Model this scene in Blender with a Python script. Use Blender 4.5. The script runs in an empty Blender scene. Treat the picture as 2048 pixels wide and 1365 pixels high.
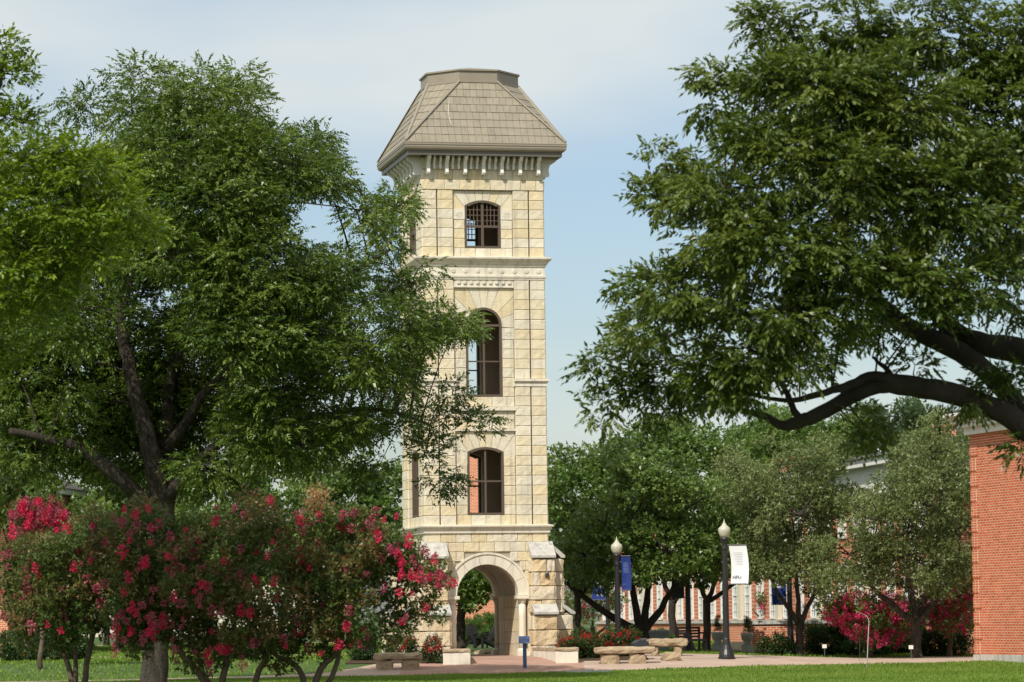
import bpy, math, random
import numpy as np
from math import radians, sin, cos, pi, sqrt, atan, hypot
from mathutils import Vector, Matrix
random.seed(7); rng = np.random.default_rng(7)
S = bpy.context.scene
COL = S.collection

# ---------------------------------------------------------------- camera
F = 6500.0; PITCH = atan(557.5/F); ROLL = .013; EYE = 1.52
RV = Vector((cos(ROLL), sin(ROLL)*sin(PITCH), -sin(ROLL)*cos(PITCH)))
UV = Vector((sin(ROLL), -cos(ROLL)*sin(PITCH), cos(ROLL)*cos(PITCH)))
WV = Vector((0, cos(PITCH), sin(PITCH)))
cd = bpy.data.cameras.new('camera'); cam = bpy.data.objects.new('camera', cd); COL.objects.link(cam)
m3 = Matrix((RV, UV, -WV)).transposed()
cam.matrix_world = Matrix.Translation((0, 0, EYE)) @ m3.to_4x4()
cd.sensor_width = 36; cd.lens = F/2048*36; cd.clip_end = 6000; cd.clip_start = .5
cd.dof.use_dof = True; cd.dof.focus_distance = 101; cd.dof.aperture_fstop = 3.5
S.camera = cam
# ---------------------------------------------------------------- light
SUN_EL = radians(47); SUN_AZ = radians(27)      # azimuth: to the left of straight behind the camera
w = bpy.data.worlds.new('World'); S.world = w; w.use_nodes = True
nt = w.node_tree; nt.nodes.clear()
def N(t, typ, **kw):
    n = t.nodes.new(typ)
    for k, v in kw.items():
        if k.startswith('i_'):
            key = k[2:]
            key = int(key) if key.isdigit() else key.replace('_', ' ')
            n.inputs[key].default_value = v
        else: setattr(n, k, v)
    return n
sky = N(nt, 'ShaderNodeTexSky', sky_type='NISHITA', sun_disc=False, sun_elevation=SUN_EL,
        sun_rotation=pi + SUN_AZ, air_density=1.0, dust_density=1.6, ozone_density=1.2)
tc = N(nt, 'ShaderNodeTexCoord')
mp = N(nt, 'ShaderNodeMapping'); mp.inputs['Scale'].default_value = (1.0, 1.0, 3.2); mp.inputs['Location'].default_value = (.32, .1, .11)
cn = N(nt, 'ShaderNodeTexNoise', i_Scale=3.6, i_Detail=4, i_Roughness=.45)
cr = N(nt, 'ShaderNodeValToRGB'); cr.color_ramp.elements[0].position = .43; cr.color_ramp.elements[1].position = .66
mx = N(nt, 'ShaderNodeMixRGB'); mx.inputs[2].default_value = (5.9, 6.2, 6.05, 1)
ml = N(nt, 'ShaderNodeMath', operation='MULTIPLY'); ml.inputs[1].default_value = .80
ad = N(nt, 'ShaderNodeMath', operation='ADD'); ad.inputs[1].default_value = .03
bg = N(nt, 'ShaderNodeBackground', i_Strength=.122)
wo = N(nt, 'ShaderNodeOutputWorld')
L = nt.links.new
L(tc.outputs['Generated'], mp.inputs['Vector']); L(mp.outputs[0], cn.inputs['Vector']); sz = N(nt, 'ShaderNodeSeparateXYZ'); L(tc.outputs['Generated'], sz.inputs[0])
hm = N(nt, 'ShaderNodeMapRange'); hm.inputs['From Min'].default_value = .06; hm.inputs['From Max'].default_value = .22; hm.inputs['To Min'].default_value = -.13; hm.inputs['To Max'].default_value = .14
L(sz.outputs[2], hm.inputs[0]); sa = N(nt, 'ShaderNodeMath', operation='ADD'); L(hm.outputs[0], sa.inputs[0]); L(cn.outputs['Fac'], sa.inputs[1]); L(sa.outputs[0], cr.inputs[0])
L(cr.outputs[0], ml.inputs[0]); L(ml.outputs[0], ad.inputs[0]); L(ad.outputs[0], mx.inputs[0]); L(sky.outputs[0], mx.inputs[1])
L(mx.outputs[0], bg.inputs[0]); L(bg.outputs[0], wo.inputs[0])
sl = bpy.data.lights.new('sun', 'SUN'); so = bpy.data.objects.new('sun', sl); COL.objects.link(so)
sl.energy = 4.2; sl.angle = radians(.55); sl.color = (1, .95, .86)
sd = Vector((-sin(SUN_AZ)*cos(SUN_EL), -cos(SUN_AZ)*cos(SUN_EL), sin(SUN_EL)))
so.rotation_euler = sd.to_track_quat('Z', 'Y').to_euler(); so.location = (0, 0, 60)
S.view_settings.view_transform = 'Standard'; S.view_settings.look = 'None'; S.view_settings.gamma = 1
S.view_settings.exposure = 0.12
S.render.engine = 'CYCLES'; S.cycles.max_bounces = 6; S.cycles.transparent_max_bounces = 8
S.cycles.use_denoising = True

# ---------------------------------------------------------------- geometry of the view
def ray(px, py): return WV + RV*((px-1024)/F) + UV*((682.5-py)/F)
def at(px, py, D):
    d = ray(px, py); k = D/d.y
    return Vector((d.x*k, D, EYE+d.z*k))
def sm(t): t = max(0., min(1., t)); return t*t*(3-2*t)
def gz(x, y):
    amp = .395 - .25*sm((x-4)/8) + .3*sm((y-108)/20)*0.6*sm((x-4)/8)
    return amp*sm((y-91)/8.5) + .25*sm((y-115)/60)
def gp(px, D, py=1300):
    p = at(px, py, D); return Vector((p.x, D, gz(p.x, D)))

# ---------------------------------------------------------------- helpers
class MB:
    def __init__(s): s.v = []; s.f = []
    def add(s, vs, fs):
        b = len(s.v); s.v += [tuple(v) for v in vs]; s.f += [tuple(i+b for i in f) for f in fs]; return s
    def box(s, a, b):
        x0, y0, z0 = a; x1, y1, z1 = b
        return s.add([(x0,y0,z0),(x1,y0,z0),(x1,y1,z0),(x0,y1,z0),(x0,y0,z1),(x1,y0,z1),(x1,y1,z1),(x0,y1,z1)],
              [(0,3,2,1),(4,5,6,7),(0,1,5,4),(1,2,6,5),(2,3,7,6),(3,0,4,7)])
    def prism(s, bot, top):
        n = len(bot)
        return s.add(list(bot)+list(top), [tuple(range(n))[::-1], tuple(range(n, 2*n))]+[(i,(i+1)%n,n+(i+1)%n,n+i) for i in range(n)])
    def tube(s, pts, rad, n=8, cap=True, jit=0):
        pts = [Vector(p) for p in pts]; k = len(pts); vs = []
        for i, p in enumerate(pts):
            t = (pts[min(i+1,k-1)]-pts[max(i-1,0)]).normalized()
            a = t.cross(Vector((0.02,1,.03))); a = a.normalized() if a.length > 1e-3 else Vector((1,0,0)); b = t.cross(a)
            r = rad[i] if hasattr(rad,'__len__') else rad
            for j in range(n):
                q = 2*pi*j/n; rr = r*(1+jit*random.uniform(-1,1))
                vs.append(p+a*cos(q)*rr+b*sin(q)*rr)
        fs = [(i*n+j, i*n+(j+1)%n, (i+1)*n+(j+1)%n, (i+1)*n+j) for i in range(k-1) for j in range(n)]
        if cap: fs += [tuple(range(n))[::-1], tuple(range((k-1)*n, k*n))]
        return s.add(vs, fs)
    def lathe(s, prof, n=20, c=(0,0,0)):
        pts = [(c[0], c[1], c[2]+z) for r, z in prof]; vs = []
        for r, z in prof:
            for j in range(n): vs.append((c[0]+max(r,1e-4)*cos(2*pi*j/n), c[1]+max(r,1e-4)*sin(2*pi*j/n), c[2]+z))
        k = len(prof)
        return s.add(vs, [(i*n+j, i*n+(j+1)%n, (i+1)*n+(j+1)%n, (i+1)*n+j) for i in range(k-1) for j in range(n)]+[tuple(range(n))[::-1], tuple(range((k-1)*n,k*n))])
    def mesh(s, name, m, smooth=False):
        me = bpy.data.meshes.new(name); me.from_pydata(s.v, [], s.f); me.materials.append(m)
        if smooth: me.polygons.foreach_set('use_smooth', [True]*len(me.polygons))
        me.update(); return me
    def obj(s, name, m, parent=None, smooth=False, bevel=0, **kw):
        o = bpy.data.objects.new(name, s.mesh(name, m, smooth)); COL.objects.link(o)
        if parent: o.parent = parent
        if bevel:
            b = o.modifiers.new('bevel', 'BEVEL'); b.width = bevel; b.segments = 2; b.limit_method = 'ANGLE'
        return tag(o, **kw)
def tag(o, label=None, cat=None, group=None, kind=None):
    if label: o['label'] = label
    if cat: o['category'] = cat
    if group: o['group'] = group
    if kind: o['kind'] = kind
    return o
def empty(name, loc, rz=0, **kw):
    o = bpy.data.objects.new(name, None); COL.objects.link(o); o.location = loc; o.rotation_euler = (0,0,rz); o.empty_display_size = .3
    return tag(o, **kw)
def copy_tree(o, parent=None):
    c = o.copy(); COL.objects.link(c); c.parent = parent
    for ch in [x for x in bpy.data.objects if x.parent == o]: copy_tree(ch, c)
    return c
def link(name, me, parent, loc=(0,0,0), rz=0, sc=(1,1,1), **kw):
    o = bpy.data.objects.new(name, me); COL.objects.link(o); o.parent = parent
    o.location = loc; o.rotation_euler = (0,0,rz); o.scale = sc; return tag(o, **kw)
def npmesh(name, V, n, m, attr=None, smooth=False, idx=None):
    """V (k*n,3) array of n-gons, one after another; attr one float per face"""
    k = len(V)//n; me = bpy.data.meshes.new(name)
    me.vertices.add(len(V)); me.vertices.foreach_set('co', V.astype(np.float32).ravel())
    me.loops.add(k*n); me.loops.foreach_set('vertex_index', np.arange(k*n, dtype=np.int32))
    me.polygons.add(k); me.polygons.foreach_set('loop_start', np.arange(0, k*n, n, dtype=np.int32))
    if attr is not None:
        a = me.attributes.new('tint', 'FLOAT', 'FACE'); a.data.foreach_set('value', attr.astype(np.float32))
    me.materials.append(m); me.update(calc_edges=True); return me

# ---------------------------------------------------------------- materials
def mat(name, c1, c2=None, rough=.8, scale=4., bump=.0, bscale=30., objrand=0., metal=0., c3=None, spec=.3, island=False, detail=5, stretch=None, bdist=.05, streak=0.):
    m = bpy.data.materials.new(name); m.use_nodes = True; t = m.node_tree; b = t.nodes['Principled BSDF']; L = t.links.new
    b.inputs['Roughness'].default_value = rough; b.inputs['Metallic'].default_value = metal; b.inputs['Specular IOR Level'].default_value = spec
    b.inputs['Base Color'].default_value = (*c1, 1)
    g = N(t, 'ShaderNodeNewGeometry'); vec = g.outputs['Position']
    if stretch:
        mpn = N(t, 'ShaderNodeMapping'); mpn.inputs['Scale'].default_value = stretch; L(vec, mpn.inputs[0]); vec = mpn.outputs[0]
    out = None
    if c2:
        n = N(t, 'ShaderNodeTexNoise', i_Scale=scale, i_Detail=detail, i_Roughness=.6); L(vec, n.inputs['Vector'])
        r = N(t, 'ShaderNodeValToRGB'); r.color_ramp.elements[0].position = .3; r.color_ramp.elements[1].position = .7
        r.color_ramp.elements[0].color = (*c1,1); r.color_ramp.elements[1].color = (*c2,1); L(n.outputs['Fac'], r.inputs[0]); out = r.outputs[0]
    if streak:
        ms_ = N(t, 'ShaderNodeMapping'); ms_.inputs['Scale'].default_value = (5,5,.35); L(g.outputs['Position'], ms_.inputs[0])
        sn = N(t, 'ShaderNodeTexNoise', i_Scale=1.0, i_Detail=6, i_Roughness=.65); L(ms_.outputs[0], sn.inputs['Vector'])
        sr = N(t, 'ShaderNodeValToRGB'); sr.color_ramp.elements[0].position = .50; sr.color_ramp.elements[1].position = .72
        sr.color_ramp.elements[0].color = (1,1,1,1); sr.color_ramp.elements[1].color = (1-streak,1-streak,1-streak*.9,1)
        L(sn.outputs['Fac'], sr.inputs[0]); sx_ = N(t, 'ShaderNodeMixRGB', blend_type='MULTIPLY'); sx_.inputs[0].default_value = 1
        L(out, sx_.inputs[1]); L(sr.outputs[0], sx_.inputs[2]); out = sx_.outputs[0]
    if objrand:
        if island: rnd = N(t, 'ShaderNodeAttribute', attribute_name='tint').outputs['Fac']
        else: rnd = N(t, 'ShaderNodeObjectInfo').outputs['Random']
        if c3:
            rr = N(t, 'ShaderNodeValToRGB'); rr.color_ramp.elements[0].color = (1,1,1,1); rr.color_ramp.elements[1].color = (*c3,1)
            rr.color_ramp.elements[0].position = .25
            L(rnd, rr.inputs[0]); mm = N(t, 'ShaderNodeMixRGB', blend_type='MULTIPLY'); mm.inputs[0].default_value = 1
            if out: L(out, mm.inputs[1])
            else: mm.inputs[1].default_value = (*c1,1)
            L(rr.outputs[0], mm.inputs[2]); out = mm.outputs[0]
        mr = N(t, 'ShaderNodeMapRange'); mr.inputs['To Min'].default_value = 1-objrand; mr.inputs['To Max'].default_value = 1+objrand*.6
        fr = N(t, 'ShaderNodeMath', operation='FRACT'); mu = N(t, 'ShaderNodeMath', operation='MULTIPLY'); mu.inputs[1].default_value = 7.31
        L(rnd, mu.inputs[0]); L(mu.outputs[0], fr.inputs[0]); L(fr.outputs[0], mr.inputs[0])
        hs = N(t, 'ShaderNodeHueSaturation'); L(mr.outputs[0], hs.inputs['Value'])
        if out: L(out, hs.inputs['Color'])
        else: hs.inputs['Color'].default_value = (*c1,1)
        out = hs.outputs[0]
    if out: L(out, b.inputs['Base Color'])
    if bump:
        n2 = N(t, 'ShaderNodeTexNoise', i_Scale=bscale, i_Detail=6, i_Roughness=.65); L(vec, n2.inputs['Vector'])
        bp = N(t, 'ShaderNodeBump', i_Strength=bump, i_Distance=bdist); L(n2.outputs['Fac'], bp.inputs['Height']); L(bp.outputs[0], b.inputs['Normal'])
    return m
def leafmat(name, cols, trans=.35, rough=.45, spec=.45):
    m = bpy.data.materials.new(name); m.use_nodes = True; t = m.node_tree; b = t.nodes['Principled BSDF']; L = t.links.new
    a = N(t, 'ShaderNodeAttribute', attribute_name='tint'); r = N(t, 'ShaderNodeValToRGB')
    e = r.color_ramp.elements; e[0].color = (*cols[0],1); e[1].color = (*cols[-1],1)
    for i, c in enumerate(cols[1:-1]): q = e.new((i+1)/(len(cols)-1)); q.color = (*c,1)
    L(a.outputs['Fac'], r.inputs[0]); L(r.outputs[0], b.inputs['Base Color'])
    b.inputs['Roughness'].default_value = rough; b.inputs['Specular IOR Level'].default_value = spec
    tr = N(t, 'ShaderNodeBsdfTranslucent'); h = N(t, 'ShaderNodeHueSaturation', i_Value=1.35, i_Saturation=1.1, i_Hue=.485)
    L(r.outputs[0], h.inputs['Color']); L(h.outputs[0], tr.inputs[0])
    mixs = N(t, 'ShaderNodeMixShader'); mixs.inputs[0].default_value = trans; L(b.outputs[0], mixs.inputs[1]); L(tr.outputs[0], mixs.inputs[2])
    L(mixs.outputs[0], t.nodes['Material Output'].inputs[0]); return m
def brickmat(name, c1, c2, mortar, bw=.21, bh=.075, ms=.012, bump=.3):
    m = bpy.data.materials.new(name); m.use_nodes = True; t = m.node_tree; b = t.nodes['Principled BSDF']; L = t.links.new
    tcn = N(t, 'ShaderNodeTexCoord'); sx = N(t, 'ShaderNodeSeparateXYZ'); L(tcn.outputs['Object'], sx.inputs[0])
    adn = N(t, 'ShaderNodeMath', operation='ADD'); L(sx.outputs[0], adn.inputs[0]); L(sx.outputs[1], adn.inputs[1])
    cx = N(t, 'ShaderNodeCombineXYZ'); L(adn.outputs[0], cx.inputs[0]); L(sx.outputs[2], cx.inputs[1])
    br = N(t, 'ShaderNodeTexBrick', offset=.5); br.inputs['Scale'].default_value = 1; br.inputs['Brick Width'].default_value = bw
    br.inputs['Row Height'].default_value = bh; br.inputs['Mortar Size'].default_value = ms; br.inputs['Mortar Smooth'].default_value = .2
    br.inputs['Color1'].default_value = (*c1,1); br.inputs['Color2'].default_value = (*c2,1); br.inputs['Mortar'].default_value = (*mortar,1)
    L(cx.outputs[0], br.inputs['Vector']); ns = N(t, 'ShaderNodeTexNoise', i_Scale=1.2, i_Detail=6)
    L(tcn.outputs['Object'], ns.inputs['Vector']); hs = N(t, 'ShaderNodeMapRange'); hs.inputs['To Min'].default_value = .75; hs.inputs['To Max'].default_value = 1.25
    L(ns.outputs['Fac'], hs.inputs[0]); hh = N(t, 'ShaderNodeHueSaturation'); L(hs.outputs[0], hh.inputs['Value']); L(br.outputs['Color'], hh.inputs['Color']); L(hh.outputs[0], b.inputs['Base Color'])
    bp = N(t, 'ShaderNodeBump', i_Strength=bump, i_Distance=.01, invert=True); L(br.outputs['Fac'], bp.inputs['Height']); L(bp.outputs[0], b.inputs['Normal'])
    b.inputs['Roughness'].default_value = .9; b.inputs['Specular IOR Level'].default_value = .2
    return m

STC, STC2, STY = (.76,.70,.56), (.67,.605,.465), (1,.92,.75)
M = dict(
 stone=mat('limestone', STC, STC2, .88, 3, .55, 22, objrand=.05, c3=STY, spec=.2, streak=.28),
 stone_isl=mat('limestone veneer', STC, STC2, .88, 3, .55, 22, objrand=.05, c3=STY, spec=.2, island=True, streak=.28),
 rough_stone=mat('rustic limestone', (.73,.66,.52), (.60,.51,.37), .92, 2.4, 1.0, 9, objrand=.10, streak=.3, c3=(1,.85,.62), spec=.15),
 smooth=mat('dressed limestone', (.74,.685,.57), (.66,.605,.49), .75, 2, .12, 60, spec=.25, streak=.35),
 cap=mat('weathered cap stone', (.56,.54,.48), (.42,.40,.36), .85, 5, .3, 40, spec=.2, streak=.4),
 mortar=mat('mortar', (.42,.37,.29), (.32,.28,.21), .95, 6),
 inside=mat('brown plaster', (.42,.34,.26), (.36,.29,.22), .9, 1.5, .1, 40),
 tile=mat('roof tile', (.30,.262,.195), (.26,.228,.168), .62, 3, .25, 60, streak=.2, objrand=.07, spec=.35),
 metal=mat('roof metal', (.285,.245,.185), (.25,.215,.165), .45, 2, spec=.5),
 gutter=mat('gutter metal', (.13,.118,.10), (.115,.104,.088), .4, 2, spec=.5),
 frame=mat('bronze window frame', (.105,.075,.052), None, .45, spec=.5),
 grassground=mat('lawn soil', (.045,.085,.018), (.075,.12,.03), .95, 2.5, .4, 40),
 pave=brickmat('brick paving', (.40,.23,.17), (.34,.20,.15), (.36,.27,.21), .2, .1, .008, .2),
 path=brickmat('paver path', (.46,.34,.265), (.40,.30,.235), (.30,.23,.18), .6, .3, .012, .3),
 mulch=mat('mulch', (.09,.055,.03), (.05,.03,.018), 1, 8, .8, 30),
 bark=mat('bark', (.13,.105,.08), (.05,.04,.03), .95, 3, 1.0, 14, stretch=(3,3,.7), bdist=.15),
 bark_pale=mat('pale bark', (.16,.13,.10), (.045,.036,.028), .95, 3, 1.0, 14, stretch=(3,3,.7), bdist=.2),
 bark_dark=mat('dark bark', (.055,.044,.034), (.03,.024,.018), .95, 3, 1.0, 14),
 cbark=mat('smooth tan bark', (.16,.12,.085), (.085,.06,.042), .7, 3, .3, 20),
 black=mat('black painted metal', (.018,.018,.02), None, .4, spec=.5),
 iron=mat('grey iron', (.10,.10,.10), None, .5, spec=.4),
 white=mat('white paint', (.76,.75,.70), (.70,.69,.64), .6, 2),
 cream=mat('cream paint', (.70,.64,.50), (.64,.58,.45), .7, 2),
 roofgrey=mat('grey shingle', (.12,.11,.105), (.085,.08,.075), .9, 6, .3, 30),
 blue=mat('navy banner cloth', (.012,.03,.16), (.014,.035,.19), .7, 3),
 navy2=mat('dark slate banner cloth', (.05,.065,.085), None, .7),
 bluepaint=mat('blue painted steel', (.045,.09,.22), None, .4, spec=.5),
 banner=mat('white banner cloth', (.80,.80,.80), (.77,.77,.78), .75, 2),
 ink=mat('navy ink', (.03,.04,.16), None, .8), paleink=mat('pale grey ink', (.70,.71,.75), None, .8), whiteink=mat('white ink', (.6,.62,.7), None, .8),
 glasspane=mat('window glass', (.30,.33,.34), (.22,.25,.27), .15, 1.2, spec=.6),
 ac=mat('galvanised grey', (.48,.49,.49), None, .5, spec=.5),
 rock=mat('sandstone slab', (.47,.37,.25), (.29,.21,.13), .95, 3.5, 1.0, 10, spec=.15),
 flood=mat('dark plastic housing', (.03,.035,.045), None, .45, spec=.5),
 urn=mat('grey cast urn', (.48,.46,.41), (.36,.35,.31), .8, 8, .2, 40),
 pink=leafmat('pink petals', [(.40,.015,.035),(.62,.025,.08),(.75,.09,.19)], .3, .7, .2),
 dusk=leafmat('faded petals', [(.20,.03,.045),(.36,.07,.10),(.50,.16,.20)], .3, .7, .2),
 pinkb=leafmat('bright pink petals', [(.62,.03,.13),(.75,.07,.20),(.80,.16,.30)], .3, .7, .2),
 rose=leafmat('red petals', [(.55,.01,.015),(.7,.03,.04)], .25, .6, .2),
 leaf_pecan=leafmat('pecan leaf', [(.045,.085,.012),(.10,.165,.022),(.20,.26,.055)], .36, .4, .6),
 leaf_right=leafmat('large pecan leaf', [(.045,.078,.012),(.092,.14,.020),(.19,.235,.05)], .36, .4, .6),
 leaf_lime=leafmat('sunny leaf', [(.08,.14,.012),(.14,.22,.02),(.27,.35,.04)], .36),
 leaf_oak=leafmat('oak leaf', [(.075,.14,.028),(.115,.19,.038),(.19,.26,.07)], .34, .4, .6),
 leaf_live=leafmat('olive oak leaf', [(.10,.14,.042),(.155,.20,.065),(.25,.29,.12)], .34, .45, .5),
 leaf_crape=leafmat('crape leaf', [(.055,.105,.02),(.085,.14,.03),(.15,.15,.045),(.27,.13,.065)]),
 leaf_dry=leafmat('dry leaf', [(.40,.24,.10),(.52,.34,.16)]),
 leaf_hedge=leafmat('hedge leaf', [(.025,.058,.012),(.04,.082,.018),(.06,.11,.025)]),
 leaf_bright=leafmat('bright shrub leaf', [(.07,.14,.02),(.10,.18,.03)]),
 leaf_far=leafmat('far tree leaf', [(.06,.10,.035),(.085,.13,.05)]),
 grass=leafmat('grass blade', [(.10,.19,.022),(.16,.26,.035),(.24,.32,.065)], .3, .6, .3),
)
RED1, RED2, MORT = (.59,.158,.075), (.51,.128,.058), (.68,.50,.35)
M['brick'] = brickmat('red brick wall', RED1, RED2, MORT)
M['brickfar'] = brickmat('red brick facade', (.52,.15,.075), (.46,.12,.06), (.62,.42,.30), .24, .16, .02)
M['brickisl'] = mat('red brick', RED1, RED2, .9, 1.1, .3, 60, objrand=.15, c3=(.85,.75,.7), island=True, spec=.2)
M['mortarpale'] = mat('pale mortar', MORT, None, .95)

# ---------------------------------------------------------------- GROUND
def sheet(name, xs, ys, m, dz=0, inside=None, **kw):
    V = [(x, y, gz(x, y)+dz) for y in ys for x in xs]; nx = len(xs)
    fs = [(j*nx+i, j*nx+i+1, (j+1)*nx+i+1, (j+1)*nx+i) for j in range(len(ys)-1) for i in range(nx-1)]
    return MB().add(V, fs).obj(name, m, smooth=True, **kw)
xs = list(np.concatenate([[-900,-400,-200,-120,-80,-50], np.arange(-30,31,1.), [50,80,120,200,400,900]]))
ys = list(np.concatenate([[-60,-20,20,50,60,70,80,86], np.arange(90,132,1.), [140,150,160,180,220,300,500,1000,3000]]))
sheet('lawn_ground', xs, ys, M['grassground'], kind='structure')
fx = list(np.arange(-20, 26, .7))
def edge(x): return 91.6+.36*max(-30,min(14,x))
pm = MB(); pv_ = []; ny_ = 15
for x in fx:
    for j in range(ny_): y = edge(x)+(3.4+6.2*sm((x+6)/4))*j/(ny_-1); pv_.append((x,y,gz(x,y)+.008))
pm.add(pv_, [(i*ny_+j,(i+1)*ny_+j,(i+1)*ny_+j+1,i*ny_+j+1) for i in range(len(fx)-1) for j in range(ny_-1)])
pm.obj('footpath', M['path'], smooth=True, kind='structure')
sheet('brick_plaza', list(np.arange(-3.3, 2.0, .25)), list(np.arange(91.2, 107, .3)), M['pave'], .014, kind='structure')
sheet('far_path', list(np.arange(-40, -4, 1.)), [112,113,114,115], M['path'], .01, kind='structure')
sheet('distant_path', list(np.arange(-60, -6, 1.)), [150,152,154], M['path'], .012, kind='structure')

# ================================================================ BELL TOWER
TH = radians(12.0); W = 3.87
c0 = at(853, 1316, 100)
tower = empty('bell_tower', (c0.x, c0.y, c0.z), TH, label='tall cream limestone bell tower with a brown hipped roof and open arch at its base', cat='tower')
def face(k, u, n, z):
    return [(u, -n, z), (-n, W-u, z), (W-u, W+n, z), (W+n, u, z)][k]
FROT = [0, -pi/2, pi, pi/2]
# backing walls with openings (outer n=-.11, inner n=-.46)
def arch_pts(uc, hw, zs, za, n=14):
    h = za-zs; r = (hw*hw+h*h)/(2*h); cz = za-r; a0 = math.asin(min(1, hw/r)) if h <= hw+1e-6 else pi/2
    return [(uc+r*sin(a), cz+r*cos(a)) for a in np.linspace(-a0, a0, n+1)]
UC = W/2
OPEN = [(4.36, 6.31, 6.46, .575), (8.02, 10.23, 10.80, .57), (12.65, 13.985, 14.15, .57)]
def ext(mb, k, poly, n0, n1):
    mb.prism([face(k,u,n1,z) for u,z in poly], [face(k,u,n0,z) for u,z in poly])
def rect(u0,u1,z0,z1): return [(u0,z0),(u1,z0),(u1,z1),(u0,z1)]
def centre_strip(mb, k, hw, z0, z1, openings, n0, n1):
    z = z0
    for zb, zs, za, ow in openings:
        ext(mb, k, rect(UC-hw, UC+hw, z, zb), n0, n1)
        ext(mb, k, rect(UC-hw, UC-ow, zb, zs), n0, n1); ext(mb, k, rect(UC+ow, UC+hw, zb, zs), n0, n1)
        ap = arch_pts(UC, ow, zs, za)
        zt = za+.05
        ext(mb, k, [(UC-hw, zs)]+[ (UC-ow, zs)]+ap[1:len(ap)//2+1]+[(UC, zt),(UC-hw, zt)], n0, n1)
        ext(mb, k, ap[len(ap)//2:-1]+[(UC+ow, zs),(UC+hw, zs),(UC+hw, zt),(UC, zt)], n0, n1)
        z = zt
    ext(mb, k, rect(UC-hw, UC+hw, z, z1), n0, n1)
wall = MB(); lin = MB()
HC = .945
for k in range(4):
    a = .11 if k in (0,2) else .35
    ext(wall, k, rect(a, UC-HC, 3.8, 15.5), -.35, -.11); ext(wall, k, rect(UC+HC, W-a, 3.8, 15.5), -.35, -.11)
    centre_strip(wall, k, HC, 3.8, 15.5, OPEN, -.35, -.11)
    centre_strip(lin, k, UC-.355 if k in (0,2) else UC-.47, 3.95, 15.4, OPEN, -.46, -.352)
    for u0, u1 in ((0.0,.462),(.498,.99),(2.88,W-.498),(W-.462,W)):
        c = .04 if k in (0,2) else .11
        if u0 < .01: u0 = c
        if u1 > W-.01: u1 = W-c
        ext(wall, k, rect(u0, u1, 4.0, 14.46), -.108, -.04)
    c = .04 if k in (0,2) else .11
    ext(wall, k, rect(c, W-c, 14.46, 15.5), -.108, -.04)
wall.box((.47,.47,3.6),(W-.47,W-.47,3.9)); 
wall.obj('wall', M['mortar'], tower)
lin.box((.48,.48,15.2),(W-.48,W-.48,15.3))
lin.obj('interior_lining', M['inside'], tower)
for z_ in (3.905,7.2,11.6): MB().box((.48,.48,z_),(W-.48,W-.48,z_+.2)).obj('interior_floor', M['inside'], tower)

# stones: unit mesh variants, scaled per stone
def stone_mesh(i, m, amp=.012, dep=.05, nx=5, nz=4, bev=.010):
    rs = random.Random(100+i); mb = MB(); V = []
    for b in range(nz+1):
        for a in range(nx+1):
            e = a in (0,nx) or b in (0,nz)
            u = [0,.035,.35,.65,.965,1][a]-.5+(rs.uniform(-.06,.06) if a in (2,3) else 0); z = [0,.055,.5,.945,1][b]-.5+(rs.uniform(-.1,.1) if b == 2 else 0)
            if e: u *= .99; z *= .982
            V.append((u, -(dep-(bev if e else 0)+(rs.uniform(-.004,.004) if e else rs.uniform(-amp*.4,amp*.7))), z))
    nn = nx+1
    fs = [(b*nn+a, b*nn+a+1, (b+1)*nn+a+1, (b+1)*nn+a) for b in range(nz) for a in range(nx)]
    per = [a for a in range(nx+1)]+[b*nn+nx for b in range(1,nz+1)]+[nz*nn+a for a in range(nx-1,-1,-1)]+[b*nn for b in range(nz-1,0,-1)]
    base = len(V)
    for q in per: V.append((V[q][0]*1.0, 0, V[q][2]))
    P_ = len(per)
    fs += [(per[(j+1)%P_], per[j], base+j, base+(j+1)%P_) for j in range(P_)]
    mb.add(V, fs); return mb
SV = [stone_mesh(i, None) for i in range(14)]
SM = [s.mesh('stone', M['stone']) for s in SV]
stones = []     # (priority, face, u0,u1,z0,z1,n)
def st(k, u0, u1, z0, z1, n):
    stones.append((k, u0, u1, z0, z1, n))
G = .003
def row(k, z0, z1, spans, n):
    for u0, u1 in spans: st(k, u0, u1, z0, z1, n)
def levels(z0, z1, h):
    n = max(1, round((z1-z0)/h)); return [z0+(z1-z0)*i/n for i in range(n+1)]
def course(u0, u1, n, off=0):
    w_ = (u1-u0)/n; e = [u0]+[u0+w_*(i+off) for i in range(0 if off else 1, n+ (0 if not off else 0))]+[u1]
    e = sorted(set(round(x,4) for x in e)); return list(zip(e[:-1], e[1:]))
prisms = []     # custom shaped stones (face, poly, n0, n1)
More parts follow.
